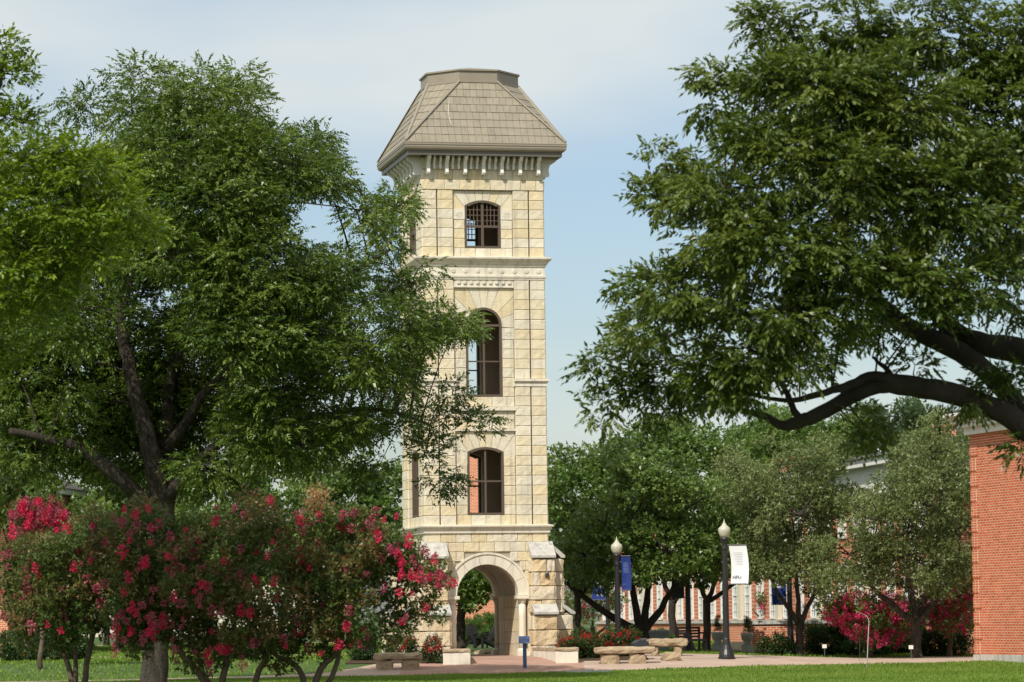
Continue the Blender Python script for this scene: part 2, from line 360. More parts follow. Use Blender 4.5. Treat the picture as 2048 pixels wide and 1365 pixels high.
def fan(k, z0, z1, zs, za, ow, n, cuts):
    """voussoir fan in rect UC±HC, z0..z1 above an arch; cuts are angles from vertical"""
    h = za-zs; r = (ow*ow+h*h)/(2*h); cz = za-r
    cc = cz if h > .3 else zs-.75
    def inner(a):   # point on the opening edge in direction a from (UC,cc)
        dx, dz = sin(a), cos(a)
        # intersect ray with circle of the arch
        B = dz*(cc-cz); C = (cc-cz)**2-r*r; t = -B+sqrt(max(0,B*B-C)); x, z = dx*t, cc+dz*t
        if z < zs: t = ow/abs(dx); x, z = dx*t, cc+dz*t
        return (UC+x, z)
    def outer(a):
        dx, dz = sin(a), cos(a); t = min((z1-cc)/dz if dz > 1e-4 else 9, HC/abs(dx) if abs(dx) > 1e-4 else 9)
        return (UC+dx*t, cc+dz*t)
    ca = math.atan2(HC, z1-cc)
    edge = math.atan2(HC, z0-cc)
    cuts = [c for c in cuts if c < edge-.03]
    full = [-edge]+[-c for c in cuts[::-1]]+cuts+[edge] if cuts[0] > 0 else [-edge]+[-c for c in cuts[:0:-1]]+cuts+[edge]
    for a, b in zip(full[:-1], full[1:]):
        g = .004; a += g; b -= g
        arcs = [inner(q) for q in np.linspace(a, b, 7)]
        outs = [outer(b)]
        for cq in (ca, -ca):
            if a < cq < b: outs.append((UC+(HC if cq > 0 else -HC), z1))
        outs.append(outer(a))
        prisms.append((k, arcs+outs if not (abs(a) > edge-.02) else arcs+outs, n-.045, n))
    return
for k in range(4):
    P1 = [(0,.474),(.486,.985)]; 
    def pil(z0, z1, h=.3):
        zz = levels(z0, z1, h)
        for a, b in zip(zz[:-1], zz[1:]):
            row(k, a, b, [(-.0,.464),(.496,.985),(2.885,W-.496),(W-.464,W)], -.04)
    pil(4.04, 8.34); pil(8.57, 11.65); pil(12.37, 14.45, .297)
    # centre B
    row(k, 4.04, 4.36, course(.995, 2.875, 4), -.11)
    def jamb(z0, z1, ow):
        zz = levels(z0, z1, .3)
        for a, b in zip(zz[:-1], zz[1:]): row(k, a, b, [(.995, UC-ow-.0), (UC+ow+.0, 2.875)], -.11)
    jamb(4.36, 6.16, .575)
    fan(k, 6.17, 6.955, 6.31, 6.46, .575, -.065, [.0,.19,.40,.62])
    row(k, 7.02, 7.30, course(.995, 2.875, 4), -.11); row(k, 7.30, 7.59, course(.995, 2.875, 4, .5), -.11)
    row(k, 7.70, 8.02, course(.995, 2.875, 4, .5), -.11)
    jamb(8.02, 9.80, .57)
    fan(k, 10.17, 11.42, 10.23, 10.80, .57, -.065, [.13,.40,.80,1.18])
    row(k, 12.37, 12.65, course(.995, 2.875, 4, .5), -.11); jamb(12.65, 13.54, .57)
    fan(k, 13.88, 14.445, 13.985, 14.15, .57, -.065, [.0,.22,.45,.68])
    row(k, 14.455, 14.775, course(0, W, 8, .5), -.02)
    row(k, 14.785, 15.10, course(0.03, W-.03, 8), -.055); row(k, 15.10, 15.47, course(0.03, W-.03, 8, .5), -.055)
# base walls z0..3.81 around the passage arch, front and back; solid sides
AR, ZS = .965, 1.875
zz = levels(0, 3.81, .293)
for k in range(4):
    for i, (a, b) in enumerate(zip(zz[:-1], zz[1:])):
        if k in (1,3): row(k, a, b, course(0, W, 7, .5*(i%2)), -.04); continue
        top = ZS+sqrt(max(0, 1.33**2-max(0,(a-ZS))**2)) if False else 0
        hw = 1.30 if b <= ZS else (sqrt(max(0, 1.30**2-(max(a-ZS,0))**2)) if a-ZS < 1.30 else 0)
        sp = course(0, W, 8, .5*(i%2))
        if hw == 0: row(k, a, b, sp, -.04)
        else:
            for u0, u1 in sp:
                if u1 <= UC-hw+.03 or u0 >= UC+hw-.03: st(k, u0, u1, a, b, -.04)
                elif u0 < UC-hw-.08: st(k, u0, UC-hw+.03, a, b, -.04)
                elif u1 > UC+hw+.08: st(k, UC+hw-.03, u1, a, b, -.04)
# base backing
bw = MB()
for k in (0, 2):
    ap = [(UC+1.25*sin(a), ZS+1.25*cos(a)) for a in np.linspace(-pi/2, pi/2, 25)]
    ext(bw, k, rect(.04, UC-1.25, 0, ZS), -.4, -.04); ext(bw, k, rect(UC+1.25, W-.04, 0, ZS), -.4, -.04)
    ext(bw, k, [(.04, ZS)]+ap[:13]+[(UC, 3.82),(.04, 3.82)], -.4, -.04)
    ext(bw, k, ap[12:]+[(W-.04, ZS),(W-.04, 3.82),(UC, 3.82)], -.4, -.04)
for k in (1, 3): ext(bw, k, rect(.41, W-.41, 0, 3.82), -.4, -.04)
bw.obj('base_wall', M['mortar'], tower)
# passage lining with big ashlar and barrel
pv = MB(); pn = 0
IU = 1.06
for sgn in (-1, 1):
    for i in range(5):
        for j in range(4):
            y0 = .42+j*.76; 
            u = UC+sgn*IU; z0 = i*.375
            MB().box((min(u,u+sgn*.1)+.0, y0+.006, z0+.005), (max(u,u+sgn*.1), y0+.754, z0+.37)).obj('passage_stone', M['stone'], tower)

vt = MB(); vo = [(UC+1.08*sin(a), ZS+1.08*cos(a)) for a in np.linspace(-pi/2, pi/2, 21)]; vi = [(UC+1.2*sin(a), ZS+1.2*cos(a)) for a in np.linspace(-pi/2, pi/2, 21)]
for q in range(20):
    vt.prism([(vo[q][0],.4,vo[q][1]),(vo[q+1][0],.4,vo[q+1][1]),(vi[q+1][0],.4,vi[q+1][1]),(vi[q][0],.4,vi[q][1])],
             [(vo[q][0],W-.4,vo[q][1]),(vo[q+1][0],W-.4,vo[q+1][1]),(vi[q+1][0],W-.4,vi[q+1][1]),(vi[q][0],W-.4,vi[q][1])])
vt.obj('passage_vault', M['cap'], tower)
# emit stones: nearest front face singly, others joined
order = sorted(stones, key=lambda s: (0 if s[0] == 0 else 1 if s[0] == 1 else 2, abs(s[3]-6)))
front = [s for s in order if s[0] == 0]; rest = [s for s in order if s[0] != 0]
left = sorted([s for s in rest if s[0] == 1], key=lambda s: (0 if s[3] < 8 or s[3] > 14 else 1, -s[1]))
single = front[:298]; nleft = 298-len(single); single += left[:nleft]; sset = set(single)
def put_stone(s):
    k, u0, u1, z0, z1, n = s; i = random.randrange(14)
    uc = (u0+u1)/2; zc = (z0+z1)/2
    link('stone', SM[i], tower, face(k, uc, n-.0, zc), FROT[k], (u1-u0-G*1.2, 1, z1-z0-G*1.6))
for s in single: put_stone(s)
vv = MB(); tints = []
for s in stones:
    if s in sset: continue
    k, u0, u1, z0, z1, n = s; v = SV[random.randrange(14)]
    vs = [face(k, (u0+u1)/2+x*(u1-u0-G), n-y, (z0+z1)/2+z*(z1-z0-G*1.4)) for x, y, z in v.v]
    vv.add(vs, v.f); tints += [random.random()]*len(v.f)
def tint(o, t):
    a = o.data.attributes.new('tint', 'FLOAT', 'FACE'); a.data.foreach_set('value', t); return o
tint(vv.obj('stone_veneer', M['stone_isl'], tower, kind='stuff'), tints)
for k, poly, n0, n1 in prisms:
    cu = sum(p[0] for p in poly)/len(poly); cz = sum(p[1] for p in poly)/len(poly)
    q = [(cu+(u-cu)*.985, cz+(z-cz)*.99) for u, z in poly]
    mb = MB(); ext(mb, k, q, n0, n1+random.uniform(-.003,.004))
    if k < 2: mb.obj('voussoir', M['stone'], tower)
    else: tint(mb.obj('voussoir', M['stone_isl'], tower), [random.random()]*len(mb.f))
print('stones single', len(single), 'all', len(stones), 'prisms', len(prisms))
# string courses and cornices that run round the tower
def band(name, prof, m, ul=0, ur=None):
    """prof: list of (n,z) outline from bottom to top; runs round the four faces"""
    mb = MB(); k = len(prof); vs = []
    for cx, cy in ((0,0),(W,0),(W,W),(0,W)):
        sx = -1 if cx == 0 else 1; sy = -1 if cy == 0 else 1
        for n, z in prof: vs.append((cx+sx*n, cy+sy*n, z))
    fs = []
    for c in range(4):
        d = (c+1)%4
        for i in range(k):
            j = (i+1)%k; fs.append((c*k+i, d*k+i, d*k+j, c*k+j))
    mb.add(vs, fs); return mb.obj(name, m, tower)
band('lower_cornice', [(-.1,3.80),(.055,3.80),(.06,3.90),(.075,3.92),(.10,3.97),(.155,3.99),(.16,4.035),(.02,4.06),(-.1,4.06)], M['smooth'])
band('frieze_moulding', [(-.1,11.655),(.02,11.655),(.03,11.70),(.05,11.73),(.055,11.785),(.0,11.80),(-.1,11.80)], M['smooth'])
band('frieze', [(-.1,11.79),(.012,11.79),(.012,12.08),(-.1,12.08)], M['smooth'])
band('upper_cornice', [(-.1,12.07),(.04,12.07),(.05,12.13),(.09,12.155),(.10,12.20),(.155,12.245),(.20,12.30),(.205,12.35),(.03,12.385),(-.1,12.385)], M['smooth'])
for k in (0,1,2,3):
    for i in range(10):
        u = W*(i+.5)/10; c = Vector(face(k,u,.012,11.93)); mb = MB(); ring0 = []; ring1 = []
        for q in range(14):
            a = 2*pi*q/14; ring0.append(face(k,u+.075*cos(a),.010,11.93+.075*sin(a))); ring1.append(face(k,u+.06*cos(a),.034,11.93+.06*sin(a)))
        mb.prism(ring0, ring1).obj('frieze_boss', M['smooth'], tower)
    for u0, u1, e in ((-.09,1.02,0),(2.85,W+.09,0)):
        mb = MB(); 
        for (n0, n1, za, zb) in ((-.1,.035,8.34,8.46),(-.1,.06,8.46,8.50),(-.1,.095,8.50,8.57)):
            a0 = u0 if u0 > 0 else -n1; a1 = u1 if u1 < W else W+n1
            if k in (1,3):
                if a0 < 0: a0 = .1
                if a1 > W: a1 = W-.1
            ext(mb, k, rect(a0, a1, za, zb), n0, n1)
        mb.obj('pilaster_cap', M['smooth'], tower)
    mb = MB(); ext(mb, k, rect(.995,2.875,11.43,11.65), -.1, -.012); mb.obj('dentil_panel', M['smooth'], tower)
    for i in range(9):
        u = 1.13+i*(2.74-1.13)/8; mb = MB(); ext(mb, k, rect(u-.045,u+.045,11.53,11.62), -.014, .03); mb.obj('dentil', M['smooth'], tower)
    mb = MB(); ext(mb, k, rect(.98,2.89,11.415,11.455), -.1, .012); mb.obj('panel_moulding', M['smooth'], tower)
    for z0, z1, n1 in ((7.59,7.70,.03),(6.955,7.02,.01)):
        mb = MB(); ext(mb, k, rect(.97,2.90,z0,z1), -.1, n1); mb.obj('stone_ledge', M['smooth'], tower)
    for z0, z1, ow in ((9.81,10.16,.57),(13.55,13.87,.57)):
        for sgn in (-1,1):
            u0, u1 = (.995, UC-ow) if sgn < 0 else (UC+ow, 2.875)
            mb = MB(); ext(mb, k, rect(u0,u1,z0,z1), -.11, -.045); fb = mb.obj('flower_block', M['smooth'], tower)
            mb = MB(); uc = (u0+u1)/2; zc = (z0+z1)/2
            for q in range(8):
                a = pi*q/4+.39; d = (cos(a), sin(a)); n_ = (-sin(a), cos(a))
                pts = [(.02,0),(.075,.022),(.125,0),(.075,-.022)]
                poly = [(uc+x*d[0]+y*n_[0], zc+x*d[1]+y*n_[1]) for x, y in pts]
                mb.prism([face(k,a_,-.033,b_) for a_,b_ in poly],[face(k,a_,-.05,b_) for a_,b_ in poly])
            mb.obj('carved_flower', M['smooth'], fb)
# window frames and glazing bars
for k in range(4):
    for wi, (zb, zs, za, ow) in enumerate(OPEN):
        mb = MB(); n0, n1 = -.20, -.06; t = .07
        ext(mb, k, rect(UC-ow, UC-ow+t, zb+t, zs), n0, n1); ext(mb, k, rect(UC+ow-t, UC+ow, zb+t, zs), n0, n1)
        ext(mb, k, rect(UC-ow, UC+ow, zb, zb+t), n0, n1)
        ap = arch_pts(UC, ow, zs, za); ai = [(UC+(u-UC)*(ow-t)/ow, z-t if wi != 1 else zs+(z-zs)*(ow-t)/ow) for u, z in ap]
        if wi != 1: ai[0] = (UC-ow+t, zs); ai[-1] = (UC+ow-t, zs)
        for q in range(len(ap)-1): ext(mb, k, [ap[q], ai[q], ai[q+1], ap[q+1]][::-1], n0, n1)
        wf = mb.obj('window_frame', M['frame'], tower)
        def bar(u0,u1,z0,z1,na=-.17,nb=-.11):
            b_ = MB(); ext(b_, k, rect(u0,u1,z0,z1), na, nb); b_.obj('glazing_bar', M['frame'], wf)
        zm = za-t-.005
        if wi == 0:
            bar(UC-.03,UC+.03,zb+t,zm); bar(UC-ow+t,UC-.031,5.38,5.43); bar(UC+.031,UC+ow-t,5.38,5.43)
        if wi == 1:
            bar(UC-.03,UC+.03,zb+t,zm); bar(UC-ow+t,UC-.031,10.21,10.28); bar(UC+.031,UC+ow-t,10.21,10.28); bar(UC-ow+t,UC-.031,9.10,9.14); bar(UC+.031,UC+ow-t,9.10,9.14)
        if wi == 2:
            bar(UC-.04,UC+.04,zb+t,zm); bar(UC-ow+t,UC-.041,13.30,13.37); bar(UC+.041,UC+ow-t,13.30,13.37)
            for s_ in (-1,1):
                for q in (1,2,3):
                    u = UC+s_*(.04+q*.115); bar(u-.013,u+.013,13.37,za-t-.02-.035*q*q*.5,-.16,-.13)
                for z in (13.52,13.69,13.86): bar(min(UC+s_*.041,UC+s_*(ow-t)),max(UC+s_*.041,UC+s_*(ow-t)),z-.012,z+.012,-.158,-.132)
# base arch ring, columns
def ring(k):
    na = 7
    for i in range(na):
        a0 = -pi/2+pi*i/na+.004; a1 = -pi/2+pi*(i+1)/na-.004
        aa = np.linspace(a0, a1, 6)
        poly = [(UC+1.27*sin(a), ZS+1.27*cos(a)) for a in aa]+[(UC+AR*sin(a), ZS+AR*cos(a)) for a in aa[::-1]]
        mb = MB(); ext(mb, k, poly[::-1], -.42, .03); mb.obj('arch_stone', M['smooth'], tower)
    aa = np.linspace(-pi/2, pi/2, 33); mb = MB()
    for a, b in zip(aa[:-1], aa[1:]):
        ext(mb, k, [(UC+r*sin(q), ZS+r*cos(q)) for r, q in ((1.27,a),(1.27,b),(1.335,b),(1.335,a))][::-1], -.05, .06)
    mb.obj('hood_mould', M['smooth'], tower)
    for s_ in (-1,1):
        u = UC+s_*1.10
        p = face(k,u,-.08,0); co = empty('column', p); co.parent = tower
        MB().lathe([(.118,.24),(.118,.60),(.114,1.2),(.108,1.66)],20).obj('shaft', M['smooth'], co, smooth=True)
        b_ = MB(); b_.box((-.20,-.20,0),(.20,.20,.16)); b_.lathe([(.18,.161),(.185,.19),(.15,.21),(.14,.24),(.118,.25)],20); b_.obj('column_base', M['smooth'], co)
        b_ = MB(); b_.lathe([(.11,1.64),(.14,1.66),(.125,1.69),(.16,1.75),(.17,1.77)],20); b_.box((-.20,-.20,1.771),(.20,.20,1.872)); b_.obj('capital', M['smooth'], co)
ring(0); ring(2)
# buttresses at every corner, two each
RS = [stone_mesh(40+i, None, amp=.055, dep=.08, nx=5, nz=4, bev=.025) for i in range(10)]
RSM = [s.mesh('stone', M['rough_stone']) for s in RS]
def buttress(k, u0, u1):
    o = empty('buttress', (0,0,0)); o.parent = tower
    core = MB(); uc = (u0+u1)/2; e = .05
    ext(core, k, rect(u0+e,u1-e,0,3.45), -.02, .02); ext(core, k, rect(u0+e,u1-e,0,3.0), .021, .42-e)
    ext(core, k, rect(u0+e,u1-e,0,1.32), .42-e+.001, .70-e)
    core.obj('core', M['mortar'], o)
    def fr(z0, z1, n, ua, ub):
        cnt = 2 if random.random() < .45 else 1; cut = random.uniform(.3,.7)
        ed = [ua, ub] if cnt == 1 else [ua, ua+(ub-ua)*cut, ub]
        for a, b in zip(ed[:-1], ed[1:]):
            link('stone', random.choice(RSM), o, face(k,(a+b)/2,n-.06,(z0+z1)/2), FROT[k], (b-a-.008,1,z1-z0-.008))
    lv = [.0,.33,.80,1.25]
    for a, b in zip(lv[:-1], lv[1:]):
        fr(a, b, .70, u0, u1)
    lv2 = [1.33,1.72,2.15,2.58,2.98]
    for a, b in zip(lv2[:-1], lv2[1:]): fr(a, b, .42, u0, u1)
    # side cheeks
    for s_, uu in ((-1,u0),(1,u1)):
        ke = {(0,-1):1,(0,1):3,(1,1):0,(1,-1):2,(2,-1):3,(2,1):1,(3,-1):0,(3,1):2}[(k,s_)]
        for lvs, n1 in ((lv,.70),(lv2,.42)):
            for a, b in zip(lvs[:-1], lvs[1:]):
                p = face(k, uu-s_*.055, (n1-.0)/2, (a+b)/2)
                link('stone', random.choice(RSM), o, p, FROT[ke], (n1-.03,1,b-a-.008))
    for z0, z1, na, nb in ((1.28,1.62,.40,.80),(3.02,3.53,.0,.50)):
        u_0, u_1 = u0-.03, u1+.03; mb = MB()
        prof = [(nb,z0),(nb,z0+.07),(na,z1),(na,z1-.12),(nb-.12,z0)]
        mb.prism([face(k,u_0,n,z) for n,z in prof],[face(k,u_1,n,z) for n,z in prof]); mb.obj('cap_stone', M['cap'], o)
for k in range(4):
    buttress(k, -.10, .62); buttress(k, W-.62, W+.10)
# eave brackets
def bracket_mb(k, u, wd, z0, z1, out):
    h = z1-z0; pr = [(0,z1),(out,z1),(out,z1-.07),(out*.93,z1-.10),(out*.78,z1-.14),(out*.60,z1-.20),(out*.50,z0+h*.42),(out*.52,z0+h*.25),(out*.56,z0+.05),(out*.50,z0),(0,z0)]
    mb = MB(); mb.prism([face(k,u-wd/2,n-.02,z) for n,z in pr],[face(k,u+wd/2,n-.02,z) for n,z in pr]); return mb
for k in range(4):
    for i in range(7):
        u = .19+i*(W-.38)/6; bracket_mb(k,u,.10,14.93,15.49,.46).obj('bracket', M['white'], tower)
        if i < 6:
            for q in (1,2): bracket_mb(k,u+q*(W-.38)/18,.065,15.10,15.49,.30).obj('bracket', M['white'], tower)
# roof
roof = empty('roof', (0,0,0)); roof.parent = tower
O = .55
def sqband(name, prof, m, parent):
    o = band(name, prof, m); o.parent = parent; return o
sqband('soffit', [(-.3,15.49),(.47,15.49),(.47,15.53),(-.3,15.53)], M['gutter'], roof)
sqband('fascia', [(.44,15.475),(.50,15.475),(.50,15.66),(.44,15.66)], M['gutter'], roof)
sqband('gutter', [(.50,15.62),(.53,15.61),(.60,15.66),(.62,15.72),(.615,15.76),(.635,15.78),(.635,15.815),(.62,15.83),(.635,15.845),(.63,15.87),(.50,15.87)], M['metal'], roof)
EZ = 15.86; CZ = 17.93; CR = 1.46/cos(radians(22.5)); EO = .60
oc = [(UC+CR*sin(radians(22.5+45*a)), UC-CR*cos(radians(22.5+45*a))) for a in range(8)]   # 0 = front right
oc = [(UC+CR*sin(radians(-22.5+45*a)), UC-CR*cos(radians(-22.5+45*a))) for a in range(8)] # 0,1 front side
corner = {0:(-EO,-EO),1:(W+EO,-EO),2:(W+EO,W+EO),3:(-EO,W+EO)}
faces = []
for s_ in range(4):
    a = Vector((*oc[2*s_], CZ)); b = Vector((*oc[2*s_+1], CZ)); cl = Vector((*corner[s_], EZ)); cr_ = Vector((*corner[(s_+1)%4], EZ))
    faces.append([cl, cr_, b, a])
    n2 = Vector((*oc[(2*s_+2)%8], CZ)); faces.append([cr_, n2, b])
deck = MB()
for f in faces: deck.add([v-Vector((0,0,.03)) for v in f], [tuple(range(len(f)))])
deck.obj('roof_deck', M['gutter'], roof)
def clip(poly, A, Bx, Cx):   # keep A*x+B*y+C>=0
    out = []
    for i in range(len(poly)):
        p, q = poly[i], poly[(i+1)%len(poly)]; dp = A*p[0]+Bx*p[1]+Cx; dq = A*q[0]+Bx*q[1]+Cx
        if dp >= 0: out.append(p)
        if (dp >= 0) != (dq >= 0):
            t = dp/(dp-dq); out.append((p[0]+(q[0]-p[0])*t, p[1]+(q[1]-p[1])*t))
    return out
nt_ = 0; tl_rest = MB(); rest_t = []
for fi, f in sorted(enumerate(faces), key=lambda q: [0,2,9,9,9,9,3,1][q[0]]):
    o_ = f[0]
    if len(f) == 4: ex_ = (f[1]-f[0]).normalized(); 
    else: ex_ = (f[2]-f[1]).normalized()
    nrm = (f[1]-f[0]).cross(f[2]-f[0]).normalized()
    if nrm.z < 0: nrm = -nrm
    if len(f) == 3: ex_ = ex_ if True else ex_
    ey_ = nrm.cross(ex_)
    if ey_.z < 0: ey_ = -ey_
    P2 = [((p-o_).dot(ex_), (p-o_).dot(ey_)) for p in f]
    area = sum(P2[i][0]*P2[(i+1)%len(P2)][1]-P2[(i+1)%len(P2)][0]*P2[i][1] for i in range(len(P2)))
    if area < 0: P2 = P2[::-1]
    x0 = min(p[0] for p in P2); x1 = max(p[0] for p in P2); y1 = max(p[1] for p in P2)
    rows_ = 8; rh = y1/rows_; tw = .21
    for r_ in range(rows_):
        xx = x0-random.uniform(0,tw)
        while xx < x1:
            poly = [(xx+.004, r_*rh+.0),(xx+tw-.004, r_*rh+.0),(xx+tw-.004,(r_+1)*rh-.0),(xx+.004,(r_+1)*rh)]; xx += tw
            for i in range(len(P2)):
                a, b = P2[i], P2[(i+1)%len(P2)]
                poly = clip(poly, -(b[1]-a[1]), b[0]-a[0], -(-(b[1]-a[1])*a[0]+(b[0]-a[0])*a[1]))
                if len(poly) < 3: break
            if len(poly) < 3: continue
            def w3(p, h): return o_+ex_*p[0]+ey_*p[1]+nrm*h
            lift = [.022-.016*(p[1]-r_*rh)/rh for p in poly]; jt = random.uniform(-.003,.003)
            top = [w3(p, l+jt) for p, l in zip(poly, lift)]; bot = [w3(p, -.01) for p in poly]
            if fi in (0,6,7,1) and nt_ < 298:
                MB().prism(bot, top).obj('roof_tile', M['tile'], roof); nt_ += 1
            else: tl_rest.prism(bot, top)
tl_rest.obj('roof_tiles_behind', M['tile'], roof, kind='stuff')
print('tiles', nt_)
for s_ in range(4):
    for a, b in ((corner[s_], oc[(2*s_)%8]), (corner[s_], oc[(2*s_-1)%8])):
        A = Vector((*a, EZ+.05)); B = Vector((*b, CZ+.03)); d = (B-A); sd_ = d.cross(Vector((0,0,1))).normalized()*.055; up = Vector((0,0,.05))
        MB().prism([A-sd_, A+sd_, A+sd_*.6+up, A-sd_*.6+up],[B-sd_, B+sd_, B+sd_*.6+up, B-sd_*.6+up]).obj('hip_cap', M['metal'], roof)
def octz(r, z): return [(UC+r/cos(radians(22.5))*sin(radians(-22.5+45*a)), UC-r/cos(radians(22.5))*cos(radians(-22.5+45*a)), z) for a in range(8)]
capm = MB(); capm.prism(octz(1.46,17.90), octz(1.46,18.30)); capm.prism(octz(1.50,17.92), octz(1.50,17.975)); capm.prism(octz(1.51,18.295), octz(1.51,18.345))
ca = capm.obj('roof_cap', M['metal'], roof)
MB().prism(octz(1.49,18.346), octz(.12,18.62)).obj('cap_lid', M['tile'], roof)
MB().tube([at(0,0,1),at(0,0,1)],.01) if False else None
# bird-dropping streak on the front slope is a surface stain
f = faces[0]
def onroof(s, t): 
    a = f[0].lerp(f[1], s); b = f[3].lerp(f[2], s); n_ = (f[1]-f[0]).cross(f[3]-f[0]).normalized(); return a.lerp(b, t)+n_*.05
stn = MB(); pr_ = None; ll = []
for i in range(14):
    t = .72-.45*i/13; s = .075+.165*i/13+.002*sin(i*1.7); w_ = .0035*random.uniform(.5,1.3); ll.append((onroof(s,t), onroof(s+w_,t)))
for (a, b), (c, d) in zip(ll[:-1], ll[1:]): stn.add([a,b,d,c],[(0,1,2,3)])
stn.obj('lime_streak', M['white'], roof)
# small dark lantern on the right buttress
lp = MB(); q = face(0, 3.72, .46, 2.44); lp.tube([(q[0],q[1],q[2]),(q[0],q[1],q[2]+.10),(q[0],q[1],q[2]+.16)],[.07,.055,.02],8)
lp.obj('wall_lamp', M['black'], tower)

# ================================================================ foliage engine
def nrmz(a): return a/np.maximum(np.linalg.norm(a, axis=-1, keepdims=True), 1e-9)
def pinnate(B, D, L, pairs=5, lw=.30, ls=.42, droop=.35, tri=False):
    """B base, D direction, L length -> quads for leaflets (diamonds)"""
    n = len(B); up = np.array([0,0,1.]); Sd = nrmz(np.cross(D, up)+rng.normal(0,.35,(n,3))); out = []
    for j in range(pairs):
        t = .25+.75*j/pairs
        base = B+D*(L*t)[:,None]; base[:,2] -= droop*L*t*t*.5
        for s_ in (-1,1):
            d = nrmz(D*.55+Sd*s_*.85+rng.normal(0,.16,(n,3))-up*(droop*.9)); l = L*ls*(1-.25*abs(t-.6))*rng.uniform(.8,1.15,n)
            out.append(leafq(base, d, l, lw, tri))
    base = B+D*L[:,None]; base[:,2] -= droop*L*.5
    out.append(leafq(base, nrmz(D-up*droop+rng.normal(0,.1,(n,3))), L*ls, lw, tri))
    return np.concatenate(out)
def leafq(base, d, l, lw, tri=False):
    n = len(base); s_ = nrmz(np.cross(d, rng.normal(0,1,(n,3))*.6+np.array([0,0,1.]))); hw = (l*lw*.5)[:,None]
    if tri:
        st_ = base+d*(l*.18)[:,None]; return np.stack([st_+s_*hw, base+d*l[:,None], st_-s_*hw],1).reshape(-1,3)
    nn = np.cross(s_, d); mid = base+d*(l*.45)[:,None]+nn*(l*.05)[:,None]
    q = np.stack([base, mid+s_*hw, base+d*l[:,None], mid-s_*hw], 1); return q.reshape(-1,3)
def simple(B, D, L, k=4, lw=.5, tri=True):
    out = []; n = len(B)
    for j in range(k):
        d = nrmz(D*.6+rng.normal(0,.8,(n,3))); out.append(leafq(B+D*(L*rng.uniform(0,1.2,n))[:,None], d, L*rng.uniform(.7,1.2,n), lw, tri))
    return np.concatenate(out)
class Crown:
    def __init__(s): s.q = []; s.t = []; s.twigs = MB(); s.pts = []
    def blob(s, c, r, n_cl, rc, n_leaf, L, kind='pin', pairs=5, shell=.5, droop=.35, lw=.3, flat=.55, up=.25, limbs=None, twig=.018, k=4, ls=.42, tri=None):
        if tri is None: tri = kind != 'pin'
        s.nv = 3 if tri else 4
        c = np.array(c, float); r = np.array(r, float)
        d = nrmz(rng.normal(0,1,(n_cl,3))); rad = shell+(1.04-shell)*rng.random((n_cl,1))**.7
        cc = c+d*rad*r
        for i in range(n_cl):
            rci = rc*rng.uniform(.65,1.25); nl = max(4, int(n_leaf*(rci/rc)**2)); o = rng.normal(0,1,(nl,3)); o = o/np.maximum(1,np.linalg.norm(o,axis=1,keepdims=True)/1.7)*rci*.6
            o[:,2] *= flat; B = cc[i]+o
            outd = nrmz(o/rci+d[i]*.7+np.array([0,0,up])+rng.normal(0,.35,(nl,3))); Ln = L*rng.uniform(.75,1.2,nl)
            q = pinnate(B, outd, Ln, pairs, lw, droop=droop, ls=ls, tri=tri) if kind == 'pin' else simple(B, outd, Ln, k, lw, tri)
            s.q.append(q); nq = len(q)//s.nv
            tb = rng.uniform(-.30,.34); s.t.append(np.clip(.45+tb+rng.normal(0,.16,nq),0,1))
            if twig and i%2 == 0: 
                m_ = (c+cc[i])/2+np.array([0,0,.08*r[2]]); s.twigs.tube([c, m_, cc[i]],[twig*1.6, twig, twig*.4],4,cap=False)
                if i%4 == 0:
                    e = cc[i]+d[i]*rci*.9; s.twigs.tube([cc[i], e],[twig*.4, twig*.15],3,cap=False)
        if limbs: 
            s.pts.append(c)
    def obj(s, name, m, parent, **kw):
        V = np.concatenate(s.q); t = np.concatenate(s.t); V = V-np.array(parent.matrix_world.translation if False else parent.location)
        o = bpy.data.objects.new(name, npmesh(name, V, s.nv, m, t)); COL.objects.link(o); o.parent = parent; tag(o, **kw); return o
def shift(mb, loc):
    l = Vector(loc); mb.v = [tuple(Vector(v)-l) for v in mb.v]; return mb
def connect(mb, limbs, pts, r0=.05, n=5):
    """a branch from the nearest limb point to each blob centre"""
    P_ = [(Vector(p), r) for lm, rr in limbs for p, r in zip(lm, rr)]
    for c in pts:
        c = Vector(c); best = min(P_[1:] or P_, key=lambda q: (q[0]-c).length+ (0.6*max(0, q[0].z-c.z)))
        p, r = best; r = min(r*.55, r0); mid = p.lerp(c,.5)+Vector((random.uniform(-.1,.1),random.uniform(-.1,.1),.12))*(c-p).length*.8
        mb.tube([p, p.lerp(mid,.55)+Vector((0,0,.03)), mid, mid.lerp(c,.6), c],[r, r*.85, r*.7, r*.5, r*.35], n, cap=False, jit=.08)
def dense(pts, radii, k=3, wob=.0):
    """resample a limb with a little wander"""
    out = []; ro = []
    n = len(pts)
    for i in range(n-1):
        p0 = pts[max(i-1,0)]; p1 = pts[i]; p2 = pts[i+1]; p3 = pts[min(i+2,n-1)]
        for j in range(k):
            t = j/k; q = .5*((2*p1)+(p2-p0)*t+(2*p0-5*p1+4*p2-p3)*t*t+(3*p1-p0-3*p2+p3)*t**3)
            out.append(q+Vector((random.uniform(-wob,wob),random.uniform(-wob,wob),random.uniform(-wob,wob)))); ro.append(radii[i]*(1-t)+radii[i+1]*t)
    out.append(pts[-1]); ro.append(radii[-1]); return out, ro
